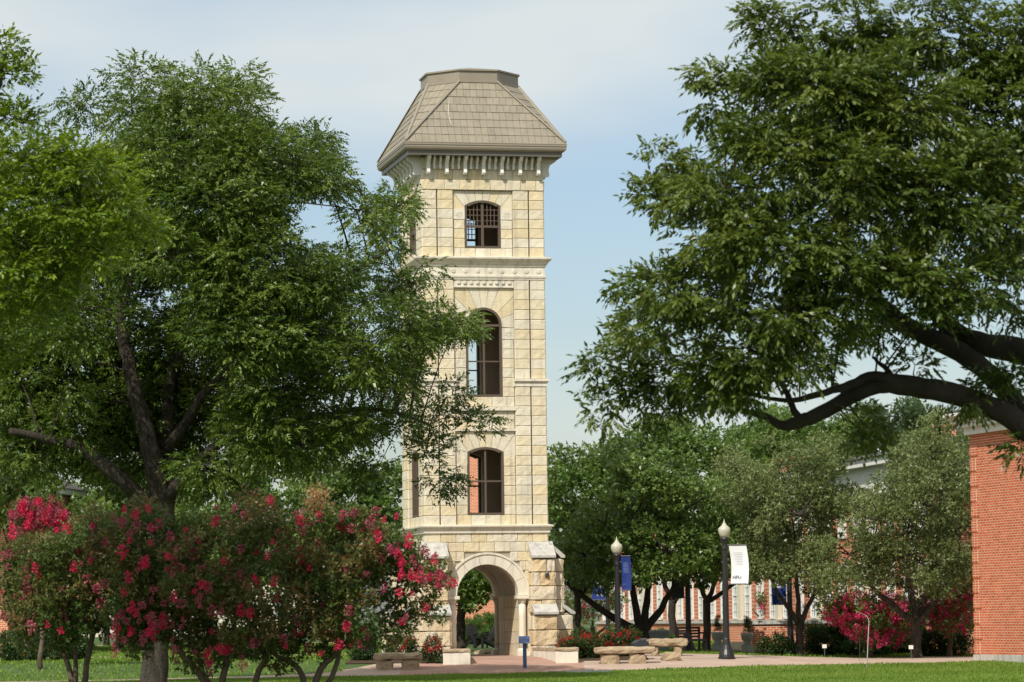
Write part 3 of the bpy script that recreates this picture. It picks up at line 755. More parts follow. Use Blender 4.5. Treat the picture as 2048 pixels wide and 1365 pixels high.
def tree(name, label, base, limbs, blobs, D, par, bark, leaf, group=None, depth=3.0, cxy=None, extra=None, cat='tree', seed=0, wob=.03):
    """limbs: [[(px,py,D,r),...],...]; blobs: [(px,py,rx,ry[,flag])] in photo pixels, turned to metres at distance D"""
    random.seed(seed+11); s = D/F
    root = empty(name, base, label=label, cat=cat, group=group)
    lm = []
    for l in limbs:
        pts = [at(x,y,d) for x,y,d,r in l]; lm.append(dense(pts, [r for *_, r in l], 4, wob))
    cr = Crown()
    xs_ = [b[0] for b in blobs]; ys_ = [b[1] for b in blobs]; cx = (min(xs_)+max(xs_))/2; cy = (min(ys_)+max(ys_))/2; hx = max(1,(max(xs_)-min(xs_))/2+40); hy = max(1,(max(ys_)-min(ys_))/2+40)
    for b in blobs:
        x, y, rx, ry = b[:4]; flag = b[4] if len(b) > 4 else ''
        e = max(0, 1-((x-cx)/hx)**2-((y-cy)/hy)**2)**.5; off = depth*e
        ds = [0.] if off < .8 or 's' in flag else ([-off, 0, off] if off > 2.0 else [-off, off])
        if 'b' in flag: ds = [off*.5, off]
        if 'F' in flag: ds = [-off]
        if 'e' in flag: ds = [-1.2]
        rx0, ry0 = rx, ry
        for dd in ds:
            rx, ry = rx0, ry0; mg = par['rc']*.22/s if e < .7 and par['kind'] == 'pin' else 0; rx = max(rx*.5, rx-mg); ry = max(ry*.5, ry-mg); mg = 0
            c = at(x, y, D+dd); r = (rx*s, max(.6*rx*s,.5*ry*s), ry*s); area = rx*ry*s*s
            ncl = max(3, int(par['dens']*area*(.35 if 'h' in flag else 1)+1))
            if dd > .5 and 'b' not in flag: ncl = max(3, int(ncl*.6))
            kw = {k: v for k, v in par.items() if k != 'dens'}
            cr.blob(c, r, ncl, limbs=True, **kw)
    tr = MB()
    for p, r in lm: tr.tube(p, r, 12, jit=.05)
    connect(tr, lm, cr.pts, par.get('twig',.02)*3.0)
    tr.add(cr.twigs.v, cr.twigs.f)
    shift(tr, base).obj('trunk', bark, root, smooth=True)
    o = cr.obj('crown', leaf, root)
    if extra: extra(root, cr)
    print(name, len(o.data.polygons))
    return root

# ---------------------------------------------------------------- big pecan on the left
g = gp(308, 80, 1372)
PEC = dict(kind='pin', dens=19, rc=.42, n_leaf=34, L=.29, pairs=4, shell=.3, droop=.5, lw=.42, ls=.46, twig=.010, up=.1, tri=True)
tree('pecan_tree', 'large pecan tree with thick grey trunk behind the crape myrtles left of the tower', g,
 [[(306,1385,80,.36),(312,1300,80,.31),(318,1150,80,.28),(322,1060,80,.29),(318,990,80,.26),(300,890,79.8,.22),(272,790,79.6,.19),(252,700,79.6,.16),(240,600,79.8,.12),(260,480,80,.07)],
  [(326,1060,80,.26),(335,960,80.3,.21),(332,860,80.6,.17),(345,740,81,.14),(400,600,81,.10),(430,450,81,.06)],
  [(318,1030,80,.22),(270,985,79.5,.19),(225,945,79,.17),(165,900,78.8,.14),(100,880,78.5,.11),(20,862,78,.08)],
  [(330,1000,80.1,.16),(420,900,79.5,.12),(520,850,79,.09),(640,830,79,.07),(760,820,79,.05),(860,850,79,.03)],
  [(335,900,80.3,.14),(430,760,79.5,.10),(560,650,79,.08),(680,560,79,.06),(780,500,79,.03)],
  [(240,640,79.8,.09),(300,420,80,.07),(360,280,80,.04)]],
 [(400,185,95,62),(290,165,60,45),(265,230,80,55),(180,215,50,38),(150,205,22,20),(470,160,40,40),(490,230,50,60),(340,310,130,80),(480,310,100,80),(590,330,75,60),(628,280,26,38),(650,365,30,30),
  (440,410,140,70),(520,430,46,36),(250,380,120,80),(340,500,140,80,'b'),(480,530,120,80),(600,560,100,70),(722,420,32,32,'h'),(670,520,50,36,'h'),(765,470,40,50,'h'),(795,405,24,30,'h'),(845,530,26,45,'s'),(800,560,34,36,'s'),(730,600,75,50,'h'),
  (820,650,50,50),(875,640,34,26),(915,650,22,14,'h'),(600,660,110,70),(480,670,110,80),(700,720,90,60),(780,760,60,50),(570,780,100,65),(680,850,90,50),(790,850,65,38),(880,830,50,32,'s'),(945,842,28,18,'s'),(905,790,20,30,'sh'),(850,910,36,45,'s'),
  (880,960,30,16,'sh'),(520,860,90,60),(600,890,90,45),(150,620,140,110,'b'),(60,740,120,120,'b'),(180,820,140,90,'b'),(340,680,120,90,'b'),(400,830,110,80,'b'),(60,900,110,60,'b'),(250,900,120,70,'b'),(430,940,90,50,'b'),(120,480,120,80,'b'),(40,560,100,90,'b'),(760,930,40,30,'sh'),(60,850,80,50,'F'),(150,850,60,36,'Fh'),(420,930,70,40,'F'),(240,760,50,60,'b'),(300,800,120,110,'b'),(140,620,120,90,'F'),(40,760,90,80,'F'),(340,500,110,70,'F'),(130,780,60,50,'Fh'),(430,600,70,60,'F')],
 80, PEC, M['bark_pale'], M['leaf_pecan'], depth=3.8, seed=1)

# near sunlit tree at the left edge
g = gp(-260, 55, 1400)
tree('near_tree', 'bright yellow-green tree at the left edge with blurred foliage nearer than the pecan', g,
 [[(-260,1420,55,.32),(-250,1000,55,.26),(-220,700,55,.2),(-120,500,55,.13),(0,400,55,.08),(120,370,55,.04)],[(-240,800,55,.18),(-150,400,55,.12),(-20,200,55,.07),(10,120,55,.04)]],
 [(5,100,22,40,'s'),(25,150,24,35,'s'),(-60,200,60,90),(30,240,55,36,'s'),(40,320,100,55),(150,320,60,40),(215,335,36,32,'s'),(120,410,110,50),(235,415,55,38),(60,500,95,60),(170,490,75,50),(20,600,85,60),(100,560,60,40,'h'),(-80,400,120,150),(-90,700,120,140,'h'),(290,450,35,30,'h'),(30,700,50,40,'h')],
 55, dict(kind='pin', dens=30, rc=.34, n_leaf=34, L=.22, pairs=4, shell=.2, droop=.4, lw=.42, ls=.48, twig=.008, up=.3), M['bark'], M['leaf_lime'], depth=1.6, seed=2)

# large pecan leaning in from the right
g = gp(2380, 45, 1460)
tree('overhanging_pecan', 'dark pecan leaning in from the right edge with a long arching lower limb', g,
 [[(2400,1480,45,.42),(2330,1150,45,.38),(2230,980,45,.34),(2130,900,45,.24),(2070,868,45,.17),(2000,822,45,.155),(1920,792,45,.15),(1850,776,45,.148),(1780,768,45,.14),(1730,778,45,.12),(1680,806,45,.105),(1630,832,45,.10),(1592,846,45,.09),(1560,852,45,.06),(1530,832,45,.05),(1490,824,45,.035),(1440,800,45,.02)],
  [(2160,960,45,.24),(2070,850,45.4,.15),(2010,780,45.6,.14),(1950,725,45.7,.14),(1890,690,45.8,.14),(1820,655,45.8,.13),(1760,610,45.8,.12),(1700,520,45.8,.10),(1670,400,45.8,.08),(1640,250,46,.06),(1600,120,46,.03)],
  [(2250,1000,45.6,.3),(2200,760,46,.22),(2048,704,46,.19),(1970,690,46,.17),(1910,665,46.2,.14),(1860,600,46.4,.11),(1840,480,46.4,.09),(1800,300,46.4,.06),(1740,60,46,.03)],
  [(1800,766,45,.09),(1750,752,44.8,.07),(1700,770,44.7,.06),(1650,785,44.6,.05),(1580,800,44.6,.035),(1500,790,44.6,.02)],
  [(1600,848,45,.06),(1585,810,45,.045),(1570,780,45,.04),(1555,750,45,.025)],
  [(1790,768,45,.05),(1770,735,45,.035),(1745,715,45,.02)],
  [(1700,520,45.8,.07),(1600,470,45.4,.05),(1500,430,45,.035),(1400,430,44.8,.02),(1320,455,44.8,.007)],
  [(1700,600,45.8,.07),(1560,620,45.2,.05),(1420,640,45,.035),(1300,690,45,.02),(1220,720,45,.01)]],
 [(1585,55,85,62),(1530,40,35,30,'s'),(1720,60,120,90),(1880,60,120,90),(2030,80,90,110),(1555,160,55,60),(1432,152,24,14,'s'),(1470,200,30,25,'s'),(1420,218,26,18,'s'),(1650,180,110,95),(1820,210,130,100),(1990,240,110,110),
  (1490,270,50,50),(1570,310,85,80),(1330,322,20,22,'s'),(1295,385,28,28,'s'),(1355,345,28,22,'s'),(1330,400,40,28,'s'),(1395,370,50,40),(1700,360,120,100),(1870,400,130,100),(2010,440,100,110),(1450,400,70,55),(1430,480,60,45),
  (1330,575,50,32),(1262,572,20,16,'s'),(1290,600,35,28,'s'),(1420,580,90,60),(1550,490,110,80),(1680,540,100,70),(1550,620,100,60),(1300,655,75,40),(1205,725,32,32,'s'),(1225,690,45,30),(1205,815,28,30,'s'),(1240,770,45,45),(1320,755,70,50),(1430,740,80,55),
  (1500,700,80,50),(1600,720,55,36,'h'),(1390,800,45,38),(1320,820,28,20,'sh'),(1470,780,50,34),(1690,650,50,35),(1790,560,90,60),(1920,570,100,60),(2030,610,50,40),(1725,845,30,18,'sh'),(1735,880,20,30,'sh'),(2045,885,20,30,'s'),(1830,730,30,16,'sh'),(1880,640,40,20,'h'),(1760,660,34,22,'sh'),(1930,800,30,16,'sh'),(1995,770,40,26,'sh'),(2035,760,36,36,'sh'),(2040,330,60,80),(2045,170,60,80),(1960,330,80,60),(1960,130,80,60)],
 45, dict(kind='pin', dens=54, rc=.25, n_leaf=24, L=.215, pairs=4, shell=.2, droop=.5, lw=.40, twig=.005, up=.05, ls=.50), M['bark_dark'], M['leaf_right'], depth=1.7, seed=3, wob=.012)

# ---------------------------------------------------------------- trees behind, right of the tower
OAK = dict(dens=5.5, rc=.50, n_leaf=70, L=.155, kind='simple', k=5, shell=.5, lw=.8, twig=.02, up=.3, flat=.7)
LIVE = dict(dens=6, rc=.46, n_leaf=85, L=.115, kind='simple', k=5, shell=.45, lw=.65, twig=.018, up=.15, flat=.75)
def grow(px, D, fork_y, spread, wpx, base_y=None, lean=0):
    b = gp(px, D); from_y = None
    # base pixel row: search
    lo, hi = 1200, 1420
    for _ in range(30):
        mid = (lo+hi)/2
        if at(px, mid, D).z > b.z: lo = mid
        else: hi = mid
    by = hi; r = wpx*D/F/2
    l = [[(px,by+4,D,r*1.25),(px+lean*.3,by-25,D,r),(px+lean,fork_y,D,r*.9)]]
    for i, (dx, dy) in enumerate(spread): l.append([(px+lean,fork_y+6,D,r*.7),(px+lean+dx*.5,fork_y+dy*.4,D-.3+.2*i,r*.5),(px+lean+dx,fork_y+dy,D-.5+.3*i,r*.25)])
    return b, l
def bt(name, label, px, D, fy, sp, wpx, blobs, par, bark, leaf, group, depth=2.4, seed=0, lean=0):
    b, l = grow(px, D, fy, sp, wpx, lean=lean); return tree(name, label, b, l, blobs, D, par, bark, leaf, group, depth, seed=seed)
GR = 'trees standing behind the tower'
bt('oak_tree', 'dark green oak right beside the tower, straight dark trunk in front of blue banner', 1155, 126, 1190, [(-40,-120),(30,-140),(60,-60)], 14,
   [(1130,930,45,38),(1190,915,60,36),(1230,960,60,50),(1130,1010,50,60),(1190,1040,60,60),(1120,1110,40,45),(1175,1130,50,40),(1105,960,25,40)], OAK, M['bark_dark'], M['leaf_oak'], GR, seed=4)
bt('oak_tree', 'broad dark green oak whose trunk forks low behind the roses', 1284, 108, 1262, [(-150,-95),(-30,-150),(20,-150),(75,-110)], 27,
   [(1290,1000,90,55),(1210,1050,70,50),(1370,1020,80,55),(1170,1110,45,40),(1240,1120,80,45),(1330,1100,85,44),(1410,1080,60,45),(1190,1155,45,26),(1290,1150,40,16),(1400,1125,50,26),(1300,930,70,40)], OAK, M['bark_dark'], M['leaf_oak'], GR, seed=5)
bt('oak_tree', 'tallest oak of the row, pale-topped crown behind the forked oak', 1345, 122, 1200, [(-60,-180),(30,-200),(60,-120)], 16,
   [(1310,880,55,34),(1345,868,30,24),(1250,905,50,30),(1370,900,50,36),(1420,900,50,34),(1300,960,90,60),(1410,970,80,60),(1455,930,40,40)], OAK, M['bark_dark'], M['leaf_oak'], GR, seed=6)
bt('oak_tree', 'oak with a crooked knobbly trunk before the brick facade', 1413, 116, 1200, [(-30,-90),(40,-110),(90,-60)], 16,
   [(1460,1000,70,55),(1500,1060,60,50),(1430,1080,60,45),(1480,1120,55,36),(1410,1125,36,20),(1520,980,50,50),(1540,1090,40,40)], OAK, M['bark'], M['leaf_oak'], GR, seed=7)
bt('live_oak', 'olive green live oak with forked trunk left of the pink crape myrtle', 1600, 106, 1245, [(-70,-110),(-10,-160),(45,-110)], 17,
   [(1560,930,70,45),(1640,960,70,50),(1520,1000,60,50),(1600,1030,90,60),(1690,1030,60,55),(1530,1090,60,45),(1620,1110,70,42),(1570,1135,60,24),(1500,1125,40,24),(1480,960,40,40),(1660,900,40,28,'h'),(1630,1150,50,22,'h')], LIVE, M['bark_pale'], M['leaf_live'], GR, seed=8)
bt('live_oak', 'wide olive live oak between the crape myrtles beside the brick corner', 1832, 103, 1240, [(-110,-90),(-20,-150),(80,-100),(50,-170)], 22,
   [(1760,1040,90,60),(1850,1010,80,60),(1910,1060,50,60),(1700,1110,70,48),(1790,1120,90,50),(1880,1130,70,50),(1660,1160,36,26),(1730,1160,55,18),(1840,1162,60,20),(1920,1150,30,20),(1860,930,60,50),(1900,970,45,60),(1820,960,50,30,'h')], LIVE, M['bark_pale'], M['leaf_live'], GR, seed=9)
bt('live_oak', 'pale upright live oak in front of the white eave left of the brick corner', 1905, 108, 1200, [(-20,-220),(20,-180)], 12,
   [(1880,870,32,36),(1860,905,40,40),(1905,910,38,50),(1850,960,60,36),(1815,905,24,24,'h')], LIVE, M['bark'], M['leaf_live'], GR, seed=10)
FAR = dict(dens=1.4, rc=.9, n_leaf=110, L=.32, kind='simple', k=4, shell=.5, lw=.55, twig=.03, up=.4, flat=.9)
for i, (px, lab, bl) in enumerate([
  (1520, 'far hazy tree above the roofs under the arching limb', [(1510,880,40,34),(1560,865,40,36),(1540,900,60,40)]),
  (1640, 'far rounded tree rising under the bent end of the limb', [(1610,865,50,34),(1670,870,50,30),(1640,900,70,40)]),
  (1750, 'far grey-green tree just left of the brick chimney top', [(1735,850,26,26),(1750,880,50,40),(1700,890,50,36)]),
  (1822, 'small far tree with round top right of the chimney', [(1822,835,24,22),(1825,870,30,34),(1850,890,40,30)]),
  (1450, 'far thin tree left of the roofs peeking over the oaks', [(1480,895,30,26),(1440,910,50,30)])]):
    bt('background_tree', lab, px, 230+i*4, 1000, [(-20,-90),(20,-90)], 8, bl, FAR, M['bark'], M['leaf_far'] if i in (2,3) else M['leaf_oak'], 'trees far behind the roofs', 3, seed=20+i)
# left of the tower
for i, (px, D, lab, bl) in enumerate([
  (700, 128, 'mid green tree close left of the tower base behind the crape myrtle', [(690,930,60,50),(620,970,60,50),(760,960,50,60),(690,1030,90,60),(780,1040,40,60),(600,1060,80,60),(720,1110,90,50),(640,1150,90,50)]),
  (420, 132, 'shaded tree behind the pecan trunk, right side', [(430,960,90,70),(500,1040,80,70),(380,1060,90,70),(450,1130,90,60),(520,950,60,60)]),
  (240, 140, 'shaded tree behind the pecan trunk, left side', [(240,940,90,80),(180,1040,90,70),(300,1060,90,70),(250,1150,90,60),(170,1120,60,60)]),
  (60, 128, 'shaded tree at the left edge above the brick building', [(30,880,90,70),(100,960,70,60),(-30,980,90,80),(60,830,90,60)]),
  (923, 118, 'tree with dark leaning trunk seen through the tower arch', [(940,1120,50,34),(900,1150,40,34),(970,1160,34,22),(935,1180,40,22),(880,1100,40,40),(1000,1120,30,30)])]):
    bt('lawn_tree', lab, px, D, 1200, [(-50,-130),(10,-150),(50,-110)], 15 if i != 4 else 18, bl, dict(OAK, dens=3.2, L=.21, n_leaf=55), M['bark_dark'], M['leaf_oak'], 'trees on the lawn behind the tower', 2.4, seed=30+i)
for i, (px, D, w_, lab) in enumerate([(213,150,12,'tree with flared pale base on the far lawn, left of the pecan'),(156,135,9,'thin tree at the end of the dark hedges'),(237,185,10,'slim far lawn tree behind the pale path'),(264,170,16,'thick far lawn tree close left of the pecan trunk'),(420,150,16,'far lawn tree seen just right of the pecan trunk'),(362,165,12,'far lawn tree with pale sunny base between pecan and crape stems')]):
    bt('lawn_tree', lab, px, D, 1190, [(-50,-150),(10,-150),(50,-150)], w_, [(px,1060,60,50),(px-50,1100,50,40),(px+45,1100,50,40),(px,1140,60,36)], dict(OAK, dens=1.8, L=.28, n_leaf=40, rc=.7), M['bark_pale'], M['leaf_oak'], 'trees on the far lawn', 3, seed=50+i)

# ---------------------------------------------------------------- crape myrtles
def petals(m, n, r, seed):
    rg = np.random.default_rng(seed); c = rg.normal(0,1,(n,3)); c = c/np.linalg.norm(c,axis=1,keepdims=True)*rg.random((n,1))**.4*np.array([r,r,r*1.2])
    d = nrmz(c+rg.normal(0,.02,(n,3))); V = leafq(c, d, np.full(n, r*.6)*rg.uniform(.6,1.2,n), 1.1, True)
    return npmesh('flower_cluster', V, 3, m, np.clip(rg.normal(.5,.28,n),0,1))
PK = [petals(M['pink'] if i%2 else M['dusk'], 64, .085, i) for i in range(8)]; PB = [petals(M['pinkb'], 60, .12, 50+i) for i in range(5)]; RO = [petals(M['rose'], 26, .045, 90+i) for i in range(4)]
def bloom(root, pts, meshes, smin, smax, name='flower_cluster'):
    for p in pts:
        s_ = random.uniform(smin, smax); o = link(name, random.choice(meshes), root, Vector(p)-root.location, random.uniform(0,6), (s_, s_, s_*random.uniform(.8,1.3)))
CRP = dict(dens=26, rc=.24, n_leaf=60, L=.085, kind='simple', k=5, shell=.2, lw=.6, twig=.007, up=.4, flat=.8)
def crape(label, base, limbs, blobs, D, par, fl, meshes, smin, smax, group, seed, leaf='leaf_crape', depth=1.0, extra=None, frng=(.75,1.6)):
    def ex_(root, cr):
        random.seed(seed)
        s = D/F; pts = []
        for (x, y) in fl: pts.append(at(x+random.uniform(-3,3), y+random.uniform(-3,3), D-random.uniform(*frng)*depth))
        bloom(root, pts[:298], meshes, smin, smax)
        if extra: extra(root)
    return tree('crape_myrtle', label, base, limbs, blobs, D, par, M['cbark'], M[leaf], group, depth, extra=ex_, seed=seed)
def scatter_in(blobs, n, seed, ylim=None):
    r_ = random.Random(seed); out = []
    while len(out) < n:
        b = r_.choice(blobs); a = r_.uniform(0,2*pi); q = sqrt(r_.random()); x, y = b[0]+b[2]*q*cos(a), b[1]+b[3]*q*sin(a)
        out.append((x, y))
    return out
# main one: stems rise from below the frame
mainb = [(300,1040,70,34),(420,1060,80,40),(540,1050,80,44),(660,1060,80,44),(760,1070,70,40),(330,1110,90,60),(450,1130,90,60),(570,1120,90,60),(690,1130,90,60),(800,1130,70,50),(860,1165,45,40),(350,1200,90,50),(470,1210,90,50),(590,1200,90,50),(700,1210,80,45),(800,1210,60,40),(420,1270,60,40,'h'),(520,1280,60,36,'h'),(620,1270,70,40,'h'),(720,1260,50,36,'h'),(870,1215,34,24,'h'),(560,1310,40,26,'h'),(250,1080,60,40),(260,1160,60,45),(270,1240,60,40),(380,1300,50,30,'h'),(470,1290,60,36),(640,1240,80,40),(760,1120,60,40),(790,1250,40,26,'h'),(830,1130,40,30),(500,1010,40,20,'h'),(620,1030,40,24),(720,1040,50,24),(290,1120,50,50),(300,1190,50,50),(290,1260,60,40),(430,1310,60,26,'h'),(520,1240,60,50),(680,1260,60,40),(360,1150,60,50),(300,1230,50,44),(250,1290,50,22,'h'),(360,1250,50,44),(600,1290,50,30,'h')]
cl = [(228,1035),(250,1020),(270,1030),(300,1060),(298,1085),(320,1048),(350,1130),(350,1100),(245,1100),(255,1150),(180,1125),(430,1045),(432,1012),(470,1020),(545,1000),(595,1030),(605,1025),(610,1060),(545,1085),(520,1095),(480,1100),(510,1102),(535,1110),(550,1105),(570,1100),(585,1108),(600,1112),(605,1120),(615,1135),(530,1115),(450,1125),(440,1140),(455,1155),(480,1150),(430,1155),(548,1165),(555,1160),(495,1180),(425,1220),(440,1225),(460,1225),(480,1222),(420,1262),(436,1268),(610,1230),(626,1230),(645,1220),(690,1140),(720,1155),(735,1150),(770,1170),(780,1105),(820,1080),(855,1110),(870,1120),(880,1150),(905,1165),(850,1100),(670,1295),(600,1260),(615,1300),(590,1270),(485,1333),(350,1190),(365,1170),(240,1230),(300,1240),(310,1260),(230,1250),(225,1240),(750,1025),(790,1030),(740,1050),(680,1055),(640,1085),(560,1140),(400,1085),(390,1110),(370,1060),(340,1075)]
g = gp(500, 60, 1400)
def dry(root):
    c = Crown(); 
    for x, y, r in ((620,1000,22),(640,1020,26),(655,1035,20),(625,1040,20),(640,985,12)): c.blob(at(x,y,59.6), (r*60/F,.2,r*60/F), 7, .12, 16, .06, kind='simple', k=4, twig=.004)
    c.obj('dry_foliage', M['leaf_dry'], root)
crape('wide foreground crape myrtle with red-pink blooms and several bare stems left of the tower arch', g,
 [[(430,1420,60,.075),(400,1350,60,.065),(360,1300,60,.055),(330,1240,60,.04),(320,1150,60,.02)],[(440,1420,60,.075),(450,1330,60,.06),(470,1240,60,.045),(480,1130,60,.02)],[(500,1420,60,.07),(520,1340,60,.055),(560,1250,60,.04),(580,1130,60,.02)],
  [(610,1420,60,.07),(600,1340,60,.055),(540,1300,60,.04),(500,1200,60,.02)],[(620,1420,60,.075),(640,1340,60,.06),(690,1290,60,.045),(760,1230,60,.03),(830,1180,60,.015)],[(590,1420,60,.06),(660,1360,60,.05),(700,1200,60,.03),(720,1100,60,.015)],
  [(470,1420,60,.05),(420,1370,60,.04),(380,1250,60,.03),(400,1120,60,.015)]],
 mainb, 60, CRP, cl+scatter_in(mainb[:16]+mainb[22:], 170, 5), PK, .4, 1.0, 'crape myrtles', 61, extra=dry)
lb = [(60,1090,50,44,'h'),(30,1160,60,46),(120,1110,80,50),(200,1090,70,50),(100,1180,90,55),(200,1170,90,55),(160,1060,60,30),(270,1130,60,50),(60,1230,80,40),(170,1240,90,40),(280,1210,60,45),(120,1275,60,34),(200,1260,50,34),(60,1270,40,24,'h')]
g = gp(150, 62, 1395)
crape('dusky foreground crape myrtle at the left edge with scattered dark red blooms', g,
 [[(150,1420,62,.07),(140,1340,62,.055),(100,1260,62,.04),(60,1150,62,.02)],[(160,1420,62,.07),(175,1330,62,.055),(200,1220,62,.04),(220,1120,62,.02)],[(155,1420,62,.06),(150,1300,62,.04),(140,1180,62,.02)]],
 lb, 62, CRP, [(22,1072),(8,1112),(62,1125),(50,1175),(60,1190),(30,1195),(90,1190),(120,1180),(125,1220),(70,1130),(150,1135),(165,1130)]+scatter_in(lb[:11], 55, 6), PK, .35, .95, 'crape myrtles', 62)
bb = [(75,1015,40,24),(105,1030,30,22),(45,1040,26,22),(90,1050,34,20)]
g = gp(80, 96)
crape('bright pink crape myrtle in full bloom against the left brick building', g, [[(80,1345,96,.08),(85,1200,96,.06),(80,1060,96,.03)]], bb, 96,
 dict(CRP, dens=12), scatter_in(bb, 110, 7), PK, .7, 1.3, 'crape myrtles', 63, depth=1.2)
for i, (px, D, bb, n, lab) in enumerate([
  (1740, 105.5, [(1700,1215,45,28),(1760,1210,50,30),(1740,1250,60,34),(1800,1240,40,34),(1680,1230,28,24),(1760,1275,50,18)], 290, 'low spreading crape myrtle thick with hot pink blooms, right of the terrace wall'),
  (1900, 106, [(1880,1205,45,30),(1930,1195,40,34),(1910,1240,50,30),(1860,1230,30,24)], 190, 'hot pink crape myrtle tucked beside the right brick corner'),
  (1185, 150, [(1160,1190,36,26),(1190,1210,44,30),(1220,1195,36,26),(1150,1230,30,22)], 90, 'dark red crape myrtle between the tower buttress and the blue banners'),
  (1565, 135, [(1540,1200,26,22),(1575,1190,30,22),(1600,1210,22,20)], 60, 'small crape myrtle in front of the cream facade doorway')]):
    g = gp(px, D); gy = 1300; mset = PK if i == 2 else PB
    b, l = grow(px, D, 1270, [(-60,-50),(0,-60),(60,-50)], 10)
    crape(lab, b, l, bb, D, dict(CRP, dens=13, n_leaf=40, L=.11, rc=.3), scatter_in(bb, n, 70+i), mset, .42, .95, 'crape myrtles', 64+i, leaf='leaf_oak', depth=1.3, frng=(.0,1.15))

# ---------------------------------------------------------------- shrubs
def shrub(name, label, px, D, w_, h_, leaf, n=40, L=.06, cat='shrub', group='shrubs', fl=0, seed=0, flat=False):
    random.seed(seed); b = gp(px, D); root = empty(name, b, label=label, cat=cat, group=group)
    r = (w_/2, w_/2*.8, h_*.55); c = Vector((b.x, b.y, b.z+h_*.48)); cr = Crown(); cr.blob(c, (r[0]*.9, r[1]*.9, r[2]*.9), max(10,int(n*w_*h_)), .16, 50, L, kind='simple', k=4, shell=.6, lw=.75, twig=.006, flat=.9)
    tw = MB()
    for q in range(5): a = random.uniform(0,6.3); tw.tube([b, b+Vector((cos(a)*r[0]*.3, sin(a)*r[1]*.3, h_*.35)), c+Vector((cos(a)*r[0]*.6, sin(a)*r[1]*.6, h_*.1))],[.02,.014,.006],5)
    tw.add(cr.twigs.v, cr.twigs.f); shift(tw, b).obj('stems', M['cbark'], root); cr.obj('foliage', leaf, root)
    if fl:
        pts = []
        for _ in range(fl):
            a = random.uniform(0,2*pi); e = random.uniform(-.1,1); cc_ = sqrt(1-min(1,e*e)) if e < 1 else 0
            pts.append(c+Vector((r[0]*cos(a)*cc_*1.0, -abs(r[1]*sin(a))*cc_*1.0, r[2]*e*1.02)))
        bloom(root, pts, RO, .55, 1.1, 'rose_bloom')
    return root
RG = 'rose bushes in the beds beside the tower'
for i, (px, D, w_, h_, lab) in enumerate([(1140,97.4,.8,.62,'red rose bush just behind the right planter'),(1180,97.6,.95,.66,'red rose bush behind the left end of the long stone bench'),(1222,98.2,.9,.72,'red rose bush at the foot of the second lamp post'),(1256,98.4,.8,.78,'red rose bush beside the tilted floodlight box'),
     (1165,99.5,1.0,.72,'red rose bush farther back against the right buttress'),(866,96.2,.60,.75,'red rose bush squeezed between left planter and stone bench'),(722,98.0,.9,.8,'low red rose bush behind the crape myrtle stems'),(806,98,1.0,.7,'red rose bush behind the left stone bench')]):
    shrub('rose_bush', lab, px, D, w_, h_, M['leaf_hedge'], fl=30, cat='rose bush', group=RG, seed=200+i)
for i, (px, D, w_, h_, lf, lab) in enumerate([(1555,106,1.1,.62,'leaf_hedge','clipped round dark bush by the terrace wall'),(1650,110,1.7,1.05,'leaf_hedge','large dark clipped bush under the live oak'),(1245,118,1.3,.85,'leaf_bright','bright green shrub left of the forked oak trunk'),(1315,120,1.2,.75,'leaf_bright','bright green shrub right of the forked oak trunk'),
     (1197,108,.9,.4,'leaf_bright','small yellow-green shrub beyond the roses'),(45,104,1.7,.95,'leaf_hedge','round dark hedge at the foot of the left brick building'),(125,106,2.0,1.0,'leaf_hedge','longer dark hedge right of the round one at the left'),(945,140,1.5,1.1,'leaf_bright','green shrub before the brick wall seen left in the arch'),
     (975,142,1.4,1.3,'leaf_bright','taller green shrub before the brick wall seen right in the arch'),(1880,107,2.2,.9,'leaf_hedge','dark ground shrub beneath the right crape myrtle'),(1740,109,1.8,.6,'leaf_hedge','low dark shrub beneath the hot pink blooms'),(1700,113,2.2,1.6,'leaf_hedge','tall dark shrub behind the pink crape myrtle'),(1810,113,2.6,1.9,'leaf_hedge','tall dark shrub behind the wide live oak trunk'),(1905,113,2.4,2.2,'leaf_hedge','tall dark shrub filling the corner by the brick wall'),(490,100,2.,.9,'leaf_hedge','dark low shrub behind the crape stems')]):
    shrub('shrub', lab, px, D, w_, h_, M[lf], L=.07, seed=230+i)

# ---------------------------------------------------------------- GRASS
def blades(name, n, ya, yb, ok, h=.055, wd=.012, seed=5):
    rg = np.random.default_rng(seed); y = np.sqrt(rg.uniform(ya*ya, yb*yb, n)); half = .17*y+.5
    x = rg.uniform(-1,1,n)*half; k = ok(x, y); x, y = x[k], y[k]; n = len(x)
    z = np.array([gz(a, b) for a, b in zip(x, y)]); B = np.stack([x,y,z],1); a = rg.uniform(0,2*pi,n); s_ = np.stack([np.cos(a),np.sin(a),np.zeros(n)],1)
    hh = h*rg.uniform(.5,1.3,n)*(1+.25*np.sin(x*2.1+y)*np.sin(y*1.3)); ww = wd*rg.uniform(.7,1.5,n)
    tip = B+np.stack([rg.normal(0,.35,n)*hh, rg.normal(0,.35,n)*hh, hh],1)
    V = np.stack([B-s_*ww[:,None], B+s_*ww[:,None], tip],1).reshape(-1,3)
    t = np.clip(.45+.2*np.sin(x*.9+1)*np.sin(y*.55)+rg.normal(0,.2,n),0,1)
    o = bpy.data.objects.new(name, npmesh(name, V, 3, M['grass'], t)); COL.objects.link(o)
    return tag(o, 'short mown green grass in front of the footpath' if ya < 80 else 'mown grass of the lawns behind the footpath', 'grass', kind='stuff')
blades('front_grass', 260000, 66, 97, lambda x,y: y < 91.6+.36*np.clip(x,-30,14)+.03*np.sin(x*9), .06, .016)
blades('back_grass', 120000, 90, 150, lambda x,y: (y > 91.6+.36*np.clip(x,-30,14)+np.where(x > -4, 9.6, 3.5))&((x<-5)|(x>4.5))&~((y>112)&(y<115)&(x<-4)), .07, .022, 6)

